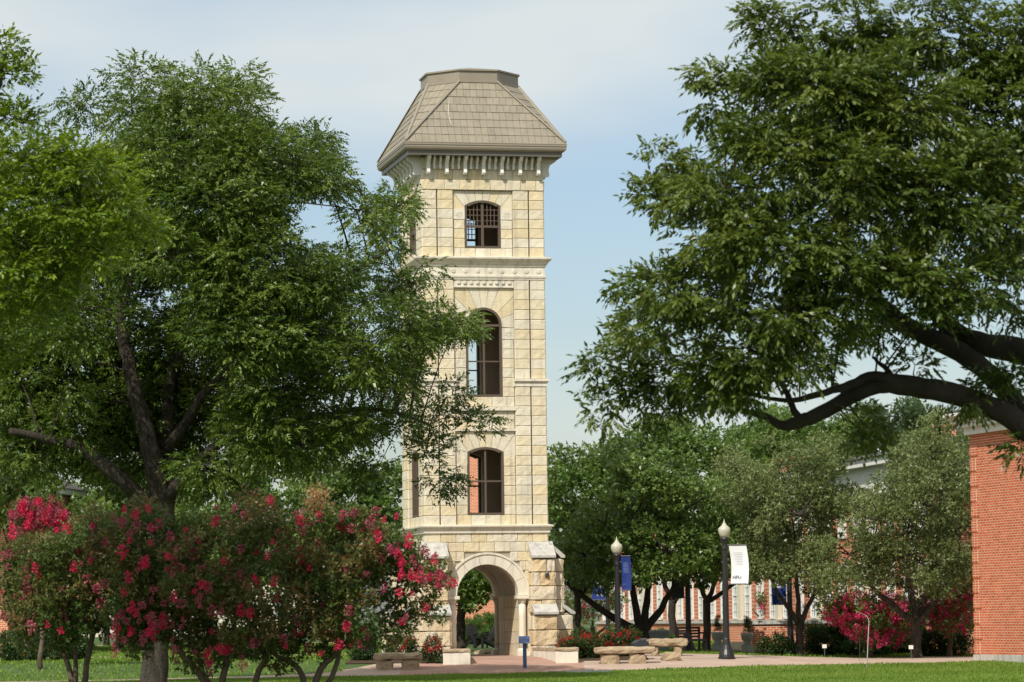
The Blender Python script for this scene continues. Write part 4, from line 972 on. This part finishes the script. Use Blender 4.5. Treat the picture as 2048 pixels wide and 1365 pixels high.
# ================================================================ BUILDINGS
def local_building(name, label, p0, p1, group=None, cat='building'):
    d = Vector((p1.x-p0.x, p1.y-p0.y)); L_ = d.length
    return empty(name, (p0.x, p0.y, p0.z), math.atan2(d.y, d.x), label=label, cat=cat, group=group), L_
# right brick building: far corner at px 1948, wall runs towards the camera
a = gp(1949.5, 98, 1321); dirn = Vector((.29,-1,0)).normalized(); b = a+dirn*26
rb, RL = local_building('brick_building', 'red brick building corner at the right edge with white cornice and concrete footing', a, Vector((b.x,b.y,a.z)))
# local x runs along the wall towards the camera; local +y is to the right (inside) ... outside is -y
HB = 6.98
mb = MB(); mb.box((0.02,.023,.1),(RL,12,HB)); mb.obj('wall', M['mortarpale'], rb)
mb = MB(); mb.box((-.03,-.03,-.4),(RL,12,.17)); mb.obj('footing', M['cap'], rb)
bm_ = MB(); tt = []; rowi = 0; z = .18; bh = .0762; bwid = .213
while z < HB-.02:
    x = -.0 if rowi%2 == 0 else -bwid/2
    while x < 8.2:
        x0_ = max(x+.005, -.0); x1_ = x+bwid-.016
        if x1_-x0_ > .03 and not (x < .55 and False):
            bm_.box((x0_, 0.018+random.uniform(0,.003), z), (x1_, .035, z+bh-.017)); tt += [random.random()]*6
        x += bwid
    z += bh; rowi += 1
tint(bm_.obj('brick_facing', M['brickisl'], rb, kind='stuff'), tt)
mb = MB(); mb.box((8.21,.016,.18),(RL,.0225,HB)); mb.obj('plain_brick_facing', M['brick'], rb)
# quoin blocks at the far corner: five courses proud, one recessed
z = .18; qi = 0
while z < HB-.5:
    q = MB(); wq = .42 if qi%2 == 0 else .58; tq = []; qz = z
    for c_ in range(5):
        xx = -.012
        while xx < wq-.02:
            x1_ = min(xx+.2, wq); q.box((xx, .000+random.uniform(0,.003), z+c_*bh), (x1_-.018, .0175, z+(c_+1)*bh-.020)); tq += [random.random()]*6; xx += .208
    qo = tint(q.obj('quoin', M['brickisl'], rb), tq); MB().box((-.011,.0045,qz),(wq-.02,.0172,qz+bh*5-.02)).obj('quoin_mortar', M['mortarpale'], qo); z += bh*6; qi += 1
mb = MB(); mb.box((-.30,-.30,HB+.0),(RL,12,HB+.10)); mb.obj('architrave', M['white'], rb)
mb = MB(); mb.box((-.12,-.12,HB-.22),(RL,12,HB-.001)); mb.obj('frieze_board', M['white'], rb)
mb = MB(); pf = [(-.34,HB+.11),(-.40,HB+.20),(-.52,HB+.30),(-.60,HB+.34),(-.60,HB+.43),(.0,HB+.46),(.0,HB+.11)]
mb.prism([(n if False else n, n, zz_) for n, zz_ in pf],[(RL, n, zz_) for n, zz_ in pf]); mb.obj('cornice', M['white'], rb)
mb = MB(); mb.box((-.55,-.5,HB+.465),(RL,12,HB+.52)); mb.obj('roof', M['roofgrey'], rb)

# long facade behind the trees
D0 = 110; pA = gp(1905, D0); dd = Vector((-.19,1,0)).normalized(); pB = pA+dd*56
# reverse so that local x runs far -> near and the outside is local -y
fb, FLn = local_building('long_brick_building', 'long two-storey brick building with cream pilasters and grey roof behind the trees', Vector((pB.x,pB.y,.3)), Vector((pA.x,pA.y,.3)))
HE = 6.6
mb = MB(); mb.box((0,0.05,1.0),(FLn,12,HE)); mb.obj('wall', M['brickfar'], fb)
mb = MB(); mb.box((-.05,-.12,-.5),(FLn+.05,12,.95)); mb.obj('plinth', M['brick'], fb)
mb = MB(); mb.box((-.1,-.2,.951),(FLn+.1,11,1.08)); mb.obj('water_table', M['cap'], fb)
mb = MB(); mb.box((-.1,-.15,HE-1.0),(FLn+.1,12,HE)); mb.box((-.4,-.5,HE+.001),(FLn+.4,12.4,HE+.28)); mb.obj('entablature', M['white'], fb)
mb = MB(); mb.prism([(-.5,-.6,HE+.285),(FLn+.5,-.6,HE+.285),(FLn+.5,12.6,HE+.285),(-.5,12.6,HE+.285)],[(4,4.5,HE+1.25),(FLn-4,4.5,HE+1.25),(FLn-4,7.5,HE+1.25),(4,7.5,HE+1.25)]); mb.obj('roof', M['roofgrey'], fb)
def fwin(x, z0, z1, w_=.95):
    fr_ = MB(); fr_.box((x-w_/2,-.02,z0),(x-w_/2+.09,.06,z1)); fr_.box((x+w_/2-.09,-.02,z0),(x+w_/2,.06,z1)); fr_.box((x-w_/2,-.02,z0),(x+w_/2,.058,z0+.08)); fr_.box((x-w_/2,-.02,z1-.08),(x+w_/2,.058,z1)); fr_.box((x-w_/2+.09,.0,(z0+z1)/2-.03),(x+w_/2-.09,.058,(z0+z1)/2+.03))
    for q in (1,2): fr_.box((x-w_/2+w_*q/3-.012,.01,z0+.08),(x-w_/2+w_*q/3+.012,.056,z1-.08))
    n = 6
    for q in range(1,n):
        zq = z0+(z1-z0)*q/n; fr_.box((x-w_/2+.09,.012,zq-.012),(x+w_/2-.09,.054,zq+.012))
    wf = fr_.obj('window', M['white'], fb)
    MB().box((x-w_/2+.08,.040,z0+.07),(x+w_/2-.08,.049,z1-.07)).obj('pane', M['glasspane'], wf)
nW = int(FLn/2.0)
for i in range(nW):
    x = 1.2+i*2.0
    fwin(x, 1.12, 3.15); 
    if x > FLn-30: fwin(x, 4.1, 5.7)
for i in range(1, nW, 3):
    x = 2.2+i*2.0; MB().box((x-.26,-.12,1.09),(x+.26,.045,HE-1.0)).obj('pilaster', M['cream'], fb)
def chim(x, y, w_, d_, z0, z1): MB().box((x,y,z0),(x+w_,y+d_,z1)).box((x-.06,y-.06,z1+.001),(x+w_+.06,y+d_+.06,z1+.12)).obj('chimney', M['brick'], fb)
chim(FLn-8.0, 2.0, 1.2, .9, HE+.5, HE+1.35); chim(FLn-24, .2, 5.5, .8, HE+.2, HE+.85)
# dormer beside the chimney
dm = MB(); dm.box((FLn-7.2,2.6,HE+1.0),(FLn-4.2,4.4,HE+1.75)); dm.obj('dormer', M['roofgrey'], fb)
mb = MB(); mb.box((FLn-7.4,2.4,HE+1.751),(FLn-4.0,4.6,HE+1.85)); mb.obj('dormer_roof', M['roofgrey'], fb)
# terrace wall and steps in front of it
a = gp(1505,112); b = gp(1662,112)
tw_, TL = local_building('terrace_wall', 'low red brick terrace wall with grey stone coping behind the live oak', a, b, cat='wall')
MB().box((0,0,-.2),(TL,2.2,.98)).obj('wall', M['brick'], tw_); MB().box((-.06,-.06,.981),(TL+.06,2.3,1.10)).obj('coping', M['cap'], tw_)
a = gp(1462,113.2); b = gp(1504,113.2); sp_, SL = local_building('stone_steps', 'short flight of pale stone steps left of the terrace wall', a, b, cat='steps')
for i in range(3): MB().box((0,i*.33,-.1),(SL,(i+1)*.33+(0 if i < 2 else 2),.11*(i+1)-i*.001)).obj('step', M['smooth'], sp_)
# brick hall behind the tower
a = gp(893,172); b = gp(1080,172)
hb, HL = local_building('brick_hall', 'red brick hall seen through the tower openings', a, b)
MB().box((0,0,-.3),(HL,8,10.3)).obj('wall', M['brick'], hb); MB().box((-.3,-.3,10.301),(HL+.3,8.3,10.8)).obj('cornice', M['white'], hb)
# left brick building
b = gp(16.5,130); a = Vector((b.x-14, 132, b.z))
lbg, LL = local_building('brick_building', 'red brick building at the far left edge behind the crape myrtles', a, b)
MB().box((0,0,-.3),(LL,10,6.6)).obj('wall', M['brick'], lbg); MB().box((-.3,-.3,6.601),(LL+.3,10.3,6.85)).obj('eave', M['white'], lbg)
MB().prism([(-.4,-.4,6.855),(LL+.4,-.4,6.855),(LL+.4,10.4,6.855),(-.4,10.4,6.855)],[(4,5,9.3),(LL-4,5,9.3),(LL-4,5.1,9.3),(4,5.1,9.3)]).obj('roof', M['roofgrey'], lbg)
# pale far building beyond the left lawn
a = gp(-60,240); b = gp(640,245)
pb, PL = local_building('pale_building', 'pale low building beyond the far lawn left of the tower', a, b)
MB().box((0,0,-.5),(PL,10,4.6)).obj('wall', M['cream'], pb); MB().prism([(-.5,-.5,4.6),(PL+.5,-.5,4.6),(PL+.5,10.5,4.6),(-.5,10.5,4.6)],[(1,5,7),(PL-1,5,7),(PL-1,5.1,7),(1,5.1,7)]).obj('roof', M['roofgrey'], pb)
for i in range(8): MB().box((1.5+i*3,-.03,1.2),(2.6+i*3,.0-.002,2.9)).obj('window', M['glasspane'], pb)

# ================================================================ STREET FURNITURE
def blabel(txt, size, m, parent, loc, rz=0, name='lettering'):
    cu = bpy.data.curves.new('lettering','FONT'); cu.body = txt; cu.size = size; cu.align_x = 'CENTER'; cu.extrude = .002
    t = bpy.data.objects.new('tmp', cu); COL.objects.link(t); dg = bpy.context.evaluated_depsgraph_get(); me = bpy.data.meshes.new_from_object(t.evaluated_get(dg))
    bpy.data.objects.remove(t); me.materials.clear(); me.materials.append(m)
    o = bpy.data.objects.new(name, me); COL.objects.link(o); o.parent = parent; o.location = loc; o.rotation_euler = (pi/2, 0, rz); return o
GL = mat('lamp globe acrylic', (.50,.49,.38), (.45,.44,.34), .35, 1, spec=.5)
def lamp(px, D, H, side, bw_, bt_, bb_, bm, inkm, label, skew=0, base_ok=True):
    b = gp(px, D, 1325); root = empty('street_lamp', b, label=label, cat='street lamp', group='banner lamp posts along the path')
    MB().lathe([(.255,-.15),(.255,.06),(.235,.07),(.22,.14),(.165,.28),(.125,.42),(.105,.60),(.098,.62),(.095,.66),(.075,.70)],16).obj('base', M['black'], root, smooth=False)
    mb = MB()
    n = 16; prof = [(.098,.60),(.086,H*.5),(.078,H-.93)]
    for q in range(n):
        a0 = 2*pi*q/n
    mb.lathe(prof,16); mb.obj('post', M['black'], root)
    MB().lathe([(.078,H-.93),(.10,H-.90),(.085,H-.86),(.085,H-.70),(.115,H-.62),(.125,H-.56)],16).obj('collar', M['black'], root, smooth=True)
    MB().lathe([(.11,H-.56),(.15,H-.48),(.178,H-.40),(.184,H-.33),(.168,H-.27),(.12,H-.23),(.078,H-.19),(.062,H-.15),(.03,H-.125),(.036,H-.10),(.014,H-.06),(.005,H)],24).obj('globe', GL, root, smooth=True)
    x0 = .09*side; x1 = (.13+bw_)*side
    for z in (bt_, bb_): MB().tube([(x0,0,z),(x1,0,z)],.018,8).obj('banner_arm', M['iron'], root)
    nz, nx = 16, 5; V = []
    for j in range(nz+1):
        for i in range(nx+1):
            t = j/nz; s_ = i/nx; V.append(((.12+bw_*s_)*side+skew*sin(t*pi)*.5+skew*.4*t, .05*sin(t*3.1)*sin(s_*2.2+.5), bt_+(bb_-bt_)*t))
    Vb = [(x,y+.006,z) for x,y,z in V]; nn = nx+1; of = len(V)
    fs = [(j*nn+i,j*nn+i+1,(j+1)*nn+i+1,(j+1)*nn+i) for j in range(nz) for i in range(nx)]; fs += [tuple(q+of for q in f_[::-1]) for f_ in fs]
    bn = MB().add(V+Vb, fs).obj('banner', bm, root, smooth=True)
    xc = (.12+bw_*.42)*side+skew*.4
    blabel('HPU', bw_*.26, inkm, bn, (xc-.03*side, .000, bb_+.16))
    ln = MB(); rr = random.Random(int(px))
    for q in range(8):
        z = bt_-.22-q*(bt_-bb_-.75)/8; w0 = rr.uniform(.25,.4)*bw_; x = (.12+bw_*.5)*side+skew*.5*sin((bt_-z)/(bt_-bb_)*pi)
        yb = .05*sin((bt_-z)/(bt_-bb_)*3.1)-.010; ln.box((x-w0,yb,z-.012),(x+w0*.8,yb+.003,z+.012))
    ln.obj('faint_print', M['paleink'] if inkm is M['ink'] else M['blue'] if inkm is None else inkm if bm is M['blue'] else M['iron'], bn)
    return root
M['ink2'] = mat('faint blue ink', (.10,.14,.34), None, .8)
lamp(1453.5, 97, 4.16, 1, .52, 3.38, 2.22, M['banner'], M['ink'], 'black lamp post with cream acorn globe and a white banner, nearest on the path', skew=.10)
lamp(1237, 102.5, 3.70, 1, .30, 3.08, 2.0, M['blue'], M['ink2'], 'black lamp post with blue banner rising from the rose bed right of the tower', skew=.04)
lamp(1217, 148, 4.12, -1, .58, 2.95, 1.83, M['blue'], M['whiteink'], 'far lamp post under the oak with bright blue banner on its left side')
lamp(1378, 110, 4.1, -1, .42, 2.68, 1.82, M['navy2'], M['ink'], 'dark lamp post before the brick facade with slate banner on its left')
lamp(1582, 110, 4.1, -1, .48, 2.75, 1.70, M['blue'], M['whiteink'], 'shaded lamp post beneath the live oak with navy banner')
# blue marker
b = gp(1050,94,1347); mk = empty('sign_lectern', b, label='slim blue steel lectern sign with slanted top in front of the arch', cat='sign')
MB().box((-.055,-.04,-.05),(.055,.04,.80)).obj('post', M['bluepaint'], mk, bevel=.008)
MB().prism([(-.17,-.22,.72),(.15,-.22,.72),(.15,-.20,.76),(-.17,-.20,.76)],[(-.17,.14,.89),(.15,.14,.89),(.15,.15,.935),(-.17,.15,.935)]).obj('panel', M['bluepaint'], mk, bevel=.006)
# flat plaque slab in the path
a = gp(1158,91.6,1340); MB().box((-.85,-.35,-.05),(.85,.35,.06)).obj('plaque_slab', mat('blue grey slate', (.10,.13,.15), (.14,.16,.17), .5, 4), None, label='flat blue-grey plaque slab lying at the lawn edge right of the lectern', cat='plaque').location = a
# planters
def rock_box(mb, a, b, amp, seed, div=.14):
    rs = random.Random(seed); dims = [b[i]-a[i] for i in range(3)]; nn = [max(2, min(8, round(d/div))) for d in dims]; cache = {}
    def P_(i, j, k):
        key = (i,j,k)
        if key not in cache:
            p = [a[0]+dims[0]*i/nn[0], a[1]+dims[1]*j/nn[1], a[2]+dims[2]*k/nn[2]]
            for q, (t_, n_) in enumerate(((i,nn[0]),(j,nn[1]),(k,nn[2]))):
                p[q] += rs.uniform(-amp,amp)
                edge = sum(1 for t2, n2 in ((i,nn[0]),(j,nn[1]),(k,nn[2])) if t2 in (0,n2))
                if edge >= 2 and t_ in (0,n_): p[q] += (amp if t_ == 0 else -amp)*1.2
            cache[key] = len(mb.v); mb.v.append(tuple(p))
        return cache[key]
    X, Y, Z = nn
    for j in range(Y):
        for k in range(Z): mb.f.append((P_(0,j,k),P_(0,j,k+1),P_(0,j+1,k+1),P_(0,j+1,k))); mb.f.append((P_(X,j,k),P_(X,j+1,k),P_(X,j+1,k+1),P_(X,j,k+1)))
    for i in range(X):
        for k in range(Z): mb.f.append((P_(i,0,k),P_(i+1,0,k),P_(i+1,0,k+1),P_(i,0,k+1))); mb.f.append((P_(i,Y,k),P_(i,Y,k+1),P_(i+1,Y,k+1),P_(i+1,Y,k)))
    for i in range(X):
        for j in range(Y): mb.f.append((P_(i,j,0),P_(i,j+1,0),P_(i+1,j+1,0),P_(i+1,j,0))); mb.f.append((P_(i,j,Z),P_(i+1,j,Z),P_(i+1,j+1,Z),P_(i,j+1,Z)))
    return mb
for px, s_, lab in ((941, -1, 'low limestone planter wall left of the brick plaza, before the arch'), (1112, 1, 'low limestone planter wall right of the brick plaza, carved pale end block')):
    b = gp(px, 95.6, 1343); b.z -= .0; r_ = empty('planter_wall', b, label=lab, cat='planter')
    wd = .80 if s_ < 0 else .66
    x0, x1 = (-wd, 0) if s_ < 0 else (0, wd)
    MB().box((x0,0,-.1),(x1,.45,.36)).obj('end_block', M['smooth'], r_, bevel=.01)
    rock_box(MB(), (x0-.02,-.03,.362), (x1+.02,.47,.47), .012, 5+s_).obj('cap_stone', M['rock'], r_)
    ang = 0
    e0 = (x1 if s_ < 0 else x0); dx = -.10 if s_ > 0 else .0
    # side wall running back toward the tower
    p = [(e0, .452), (e0-s_*.34, .452)] if False else None
    xb = (-.66 if s_ > 0 else -.12)
    for i in range(5):
        t0, t1 = i/5, (i+1)/5; y0, y1 = .455+3.3*t0, .455+3.3*t1-.008; xa, xc_ = e0+xb*t0, e0+xb*t1; w3_ = .28*s_
        zt0 = .36
        MB().prism([(xa,y0,-.1),(xa+w3_,y0,-.1),(xc_+w3_,y1,-.1),(xc_,y1,-.1)],[(xa,y0,zt0),(xa+w3_,y0,zt0),(xc_+w3_,y1,zt0),(xc_,y1,zt0)]).obj('wall_block', M['smooth'], r_)
        MB().prism([(xa-.01*s_,y0,zt0+.001),(xa+w3_,y0,zt0+.001),(xc_+w3_,y1,zt0+.001),(xc_-.01*s_,y1,zt0+.001)],[(xa,y0,zt0+.09),(xa+w3_,y0,zt0+.08),(xc_+w3_,y1,zt0+.08),(xc_,y1,zt0+.09)]).obj('cap_stone', M['rock'], r_)
# mulch beds
for nm, x0, x1, y0, y1 in (('planting_bed', gp(1120,97).x, gp(1290,99).x, 96.4, 103), ('planting_bed', gp(690,97).x, gp(900,97).x, 96.4, 103)):
    sheet(nm, list(np.linspace(x0,x1,8)), list(np.linspace(y0,y1,8)), M['mulch'], .02, kind='structure')
# stone benches
def bench(px0, px1, D, ztop, th, supports, label, seed, rz=0, gdz=0):
    a = gp(px0,D,1330); b = gp(px1,D,1330); c = (a+b)/2; Lb = (b.x-a.x)
    r_ = empty('stone_bench', c, rz, label=label, cat='bench', group='rough stone slab benches')
    rock_box(MB(), (-Lb/2,-.24,ztop-th), (Lb/2,.24,ztop), .022, seed, .12).obj('slab', M['rock'], r_, smooth=False)
    for i, (s0, s1) in enumerate(supports): rock_box(MB(), (-Lb/2+Lb*s0,-.17,-.08), (-Lb/2+Lb*s1,.17,ztop-th-.0), .018, seed+i+1, .12).obj('support', M['rock'], r_)
    return r_
bench(1188,1312,95.3,.49,.20,[(.11,.42),(.56,.84)],'long rough stone slab bench right of the plaza with two block supports',11,.03)
bench(1293,1376,98.4,.52,.23,[(.12,.30),(.66,.86)],'shorter stone slab bench standing behind the end of the long one',21,-.06)
bench(747,844,94.3,.48,.20,[(.06,.40),(.58,.95)],'stone slab bench left of the plaza beside the rose bush',31,.02)
a = gp(1342,96.2); o = rock_box(MB(), (-.30,-.2,-.05),(.30,.2,.24), .035, 77).obj('boulder', M['rock'], None, label='low tan boulder lying in front of the shorter stone bench', cat='rock'); o.location = a
# floodlight boxes
def flood(px, D, lab, s=1., rz=.3, tilt=.35):
    b = gp(px,D); r_ = empty('floodlight', b, rz, label=lab, cat='floodlight', group='ground floodlights aimed at the tower')
    MB().tube([(0,0,-.05),(0,0,.30*s)],.035,8).obj('stake', M['flood'], r_)
    h = MB(); p = [(-.22,-.05),(.10,-.20),(.26,-.02),(.24,.16),(-.04,.22),(-.22,.12)]
    h.prism([(x*s,-.16*s,z*s+.38*s) for x,z in p],[(x*s,.16*s,z*s+.38*s) for x,z in p]).obj('housing', M['flood'], r_, bevel=.012)
    h = MB(); h.box((.06*s,-.13*s,.58*s),(.20*s,.13*s,.64*s)).obj('visor', M['iron'], r_)
flood(1279, 96.6, 'dark tilted floodlight box in front of the forked oak')
flood(735, 98, 'dark floodlight box behind the crape myrtle stems', 1.0, -.2)
# air conditioner
b = gp(1317,112); ac = empty('air_conditioner', b, label='grey louvred air conditioning unit by the brick plinth', cat='air conditioner')
MB().box((-.34,-.3,0),(.34,.3,.66)).obj('casing', mat('dark coil', (.22,.23,.23), None, .7), ac); MB().box((-.37,-.33,.661),(.37,.33,.72)).obj('lid', M['ac'], ac)
for i in range(14): MB().box((-.355,-.318,.04+i*.044),(.355,-.301,.062+i*.044)).obj('louvre', M['ac'], ac)
for x in (-.36,.34): MB().box((x,-.335,0),(x+.03,-.30,.66)).obj('corner_post', M['ac'], ac)
# dark metal bench against pole
b = gp(1384,107); bn = empty('metal_bench', b, .5, label='black metal bench with open arms beside the dark lamp post', cat='bench')
MB().box((-.45,-.25,.38),(.45,.25,.46)).obj('seat', M['black'], bn)
for x in (-.44,.38): MB().box((x,-.24,0),(x+.06,-.18,.62)).box((x,.18,0),(x+.06,.24,.85)).box((x,-.24,.621),(x+.06,.24,.68)).obj('arm_frame', M['black'], bn)
for i in range(4): MB().box((-.38,.19,.50+i*.095),(.38,.22,.565+i*.095)).obj('back_slat', M['black'], bn)
# urns with small conifers
for px, lab in ((1436,'grey urn with clipped conifer left of the nearest lamp post'),(1495,'grey urn with pointed conifer at the stone steps')):
    b = gp(px,111.5); r_ = empty('urn_planter', b, label=lab, cat='planter', group='urns flanking the entrance')
    MB().box((-.2,-.2,-.05),(.2,.2,.28)).obj('pedestal', M['cap'], r_)
    MB().lathe([(.13,.281),(.15,.32),(.11,.36),(.19,.46),(.215,.60),(.23,.68),(.20,.69)],18).obj('urn', M['urn'], r_, smooth=True)
    cr = Crown()
    for i in range(5):
        z = .72+i*.11; cr.blob((b.x,b.y,b.z+z),(.15*(1-i/5.5),.15*(1-i/5.5),.09),8,.06,26,.04,kind='simple',k=4,twig=0,shell=.3)
    cr.obj('conifer', M['leaf_hedge'], r_)
# adirondack chairs
def chair(px, D, rz, lab):
    b = gp(px,D); r_ = empty('garden_chair', b, rz, label=lab, cat='chair', group='black slatted garden chairs on the lawn')
    for s_ in (-1,1):
        MB().prism([(s_*.30-.02,-.35,0),(s_*.30+.02,-.35,0),(s_*.30+.02,-.25,0),(s_*.30-.02,-.25,0)],[(s_*.30-.02,-.33,.55),(s_*.30+.02,-.33,.55),(s_*.30+.02,-.25,.55),(s_*.30-.02,-.25,.55)]).obj('leg', M['black'], r_)
        MB().prism([(s_*.27-.02,-.3,.34),(s_*.27+.02,-.3,.34),(s_*.27+.02,.5,0),(s_*.27-.02,.5,0)],[(s_*.27-.02,-.3,.42),(s_*.27+.02,-.3,.42),(s_*.27+.02,.55,.08),(s_*.27-.02,.55,.08)]).obj('leg', M['black'], r_)
        MB().box((s_*.32-.07,-.38,.551),(s_*.32+.07,.32,.58)).obj('armrest', M['black'], r_)
    for i in range(6): MB().box((-.25,-.32+i*.085,.415-i*.035),(.25,-.25+i*.085,.435-i*.035)).obj('seat_slat', M['black'], r_)
    for i in range(5):
        x = -.24+i*.1; h_ = [.86,.95,1.0,.95,.86][i]
        MB().prism([(x,.12,.22),(x+.085,.12,.22),(x+.085,.14,.22),(x,.14,.22)],[(x,.42,h_),(x+.085,.42,h_),(x+.085,.44,h_),(x,.44,h_)]).obj('back_slat', M['black'], r_)
chair(953,128,.6,'black garden chair, the left of two seen through the arch'); chair(972,127,-1.1,'black garden chair turned sideways, the right of two seen through the arch'); chair(462,120,.9,'black garden chair behind the crape stems left of the tower')
# loose edging stone seen in arch
a = gp(966,108.5); o = rock_box(MB(), (-.3,-.2,-.05),(.3,.2,.14), .03, 91).obj('edging_stone', M['rock'], None, label='low edging stone at the back threshold of the arch', cat='rock'); o.location = a
# sapling and stake on the right lawn
b = gp(1736, 89, 1352); sp2 = empty('sapling', b, label='thin pale bare sapling leaning on the right lawn', cat='sapling')
MB().tube([(-.02,0,-.02),(-.01,0,.3),(.02,0,.8),(.05,0,1.2),(.06,0,1.38),(.0,0,1.5)],[.014,.013,.012,.011,.009,.005],6).obj('stem', M['cap'], sp2, smooth=True)
MB().tube([(-.2,0,1.62),(-.12,0,1.56),(.0,0,1.5)],[.003,.004,.005],5).obj('twig', M['cap'], sp2)
b = gp(1720.5, 88.5, 1352); o = MB().tube([(0,0,-.02),(0,0,.95)],.004,5).obj('wire_stake', M['iron'], None, label='thin dark wire stake left of the bare sapling', cat='stake'); o.location = b
# red exterior signs: small white ground tag lights
for px, D, lab in ((1649,104,'small white tag sign before the large dark bush'),(1822,102,'small pale tag at the foot of the wide live oak')):
    b = gp(px,D); r_ = empty('ground_tag', b, label=lab, cat='sign'); MB().box((-.01,-.01,-.03),(.01,.01,.3)).obj('stake', M['iron'], r_); MB().box((-.07,-.015,.301),(.07,.0,.42)).obj('plate', M['white'], r_)
bpy.context.view_layer.update()
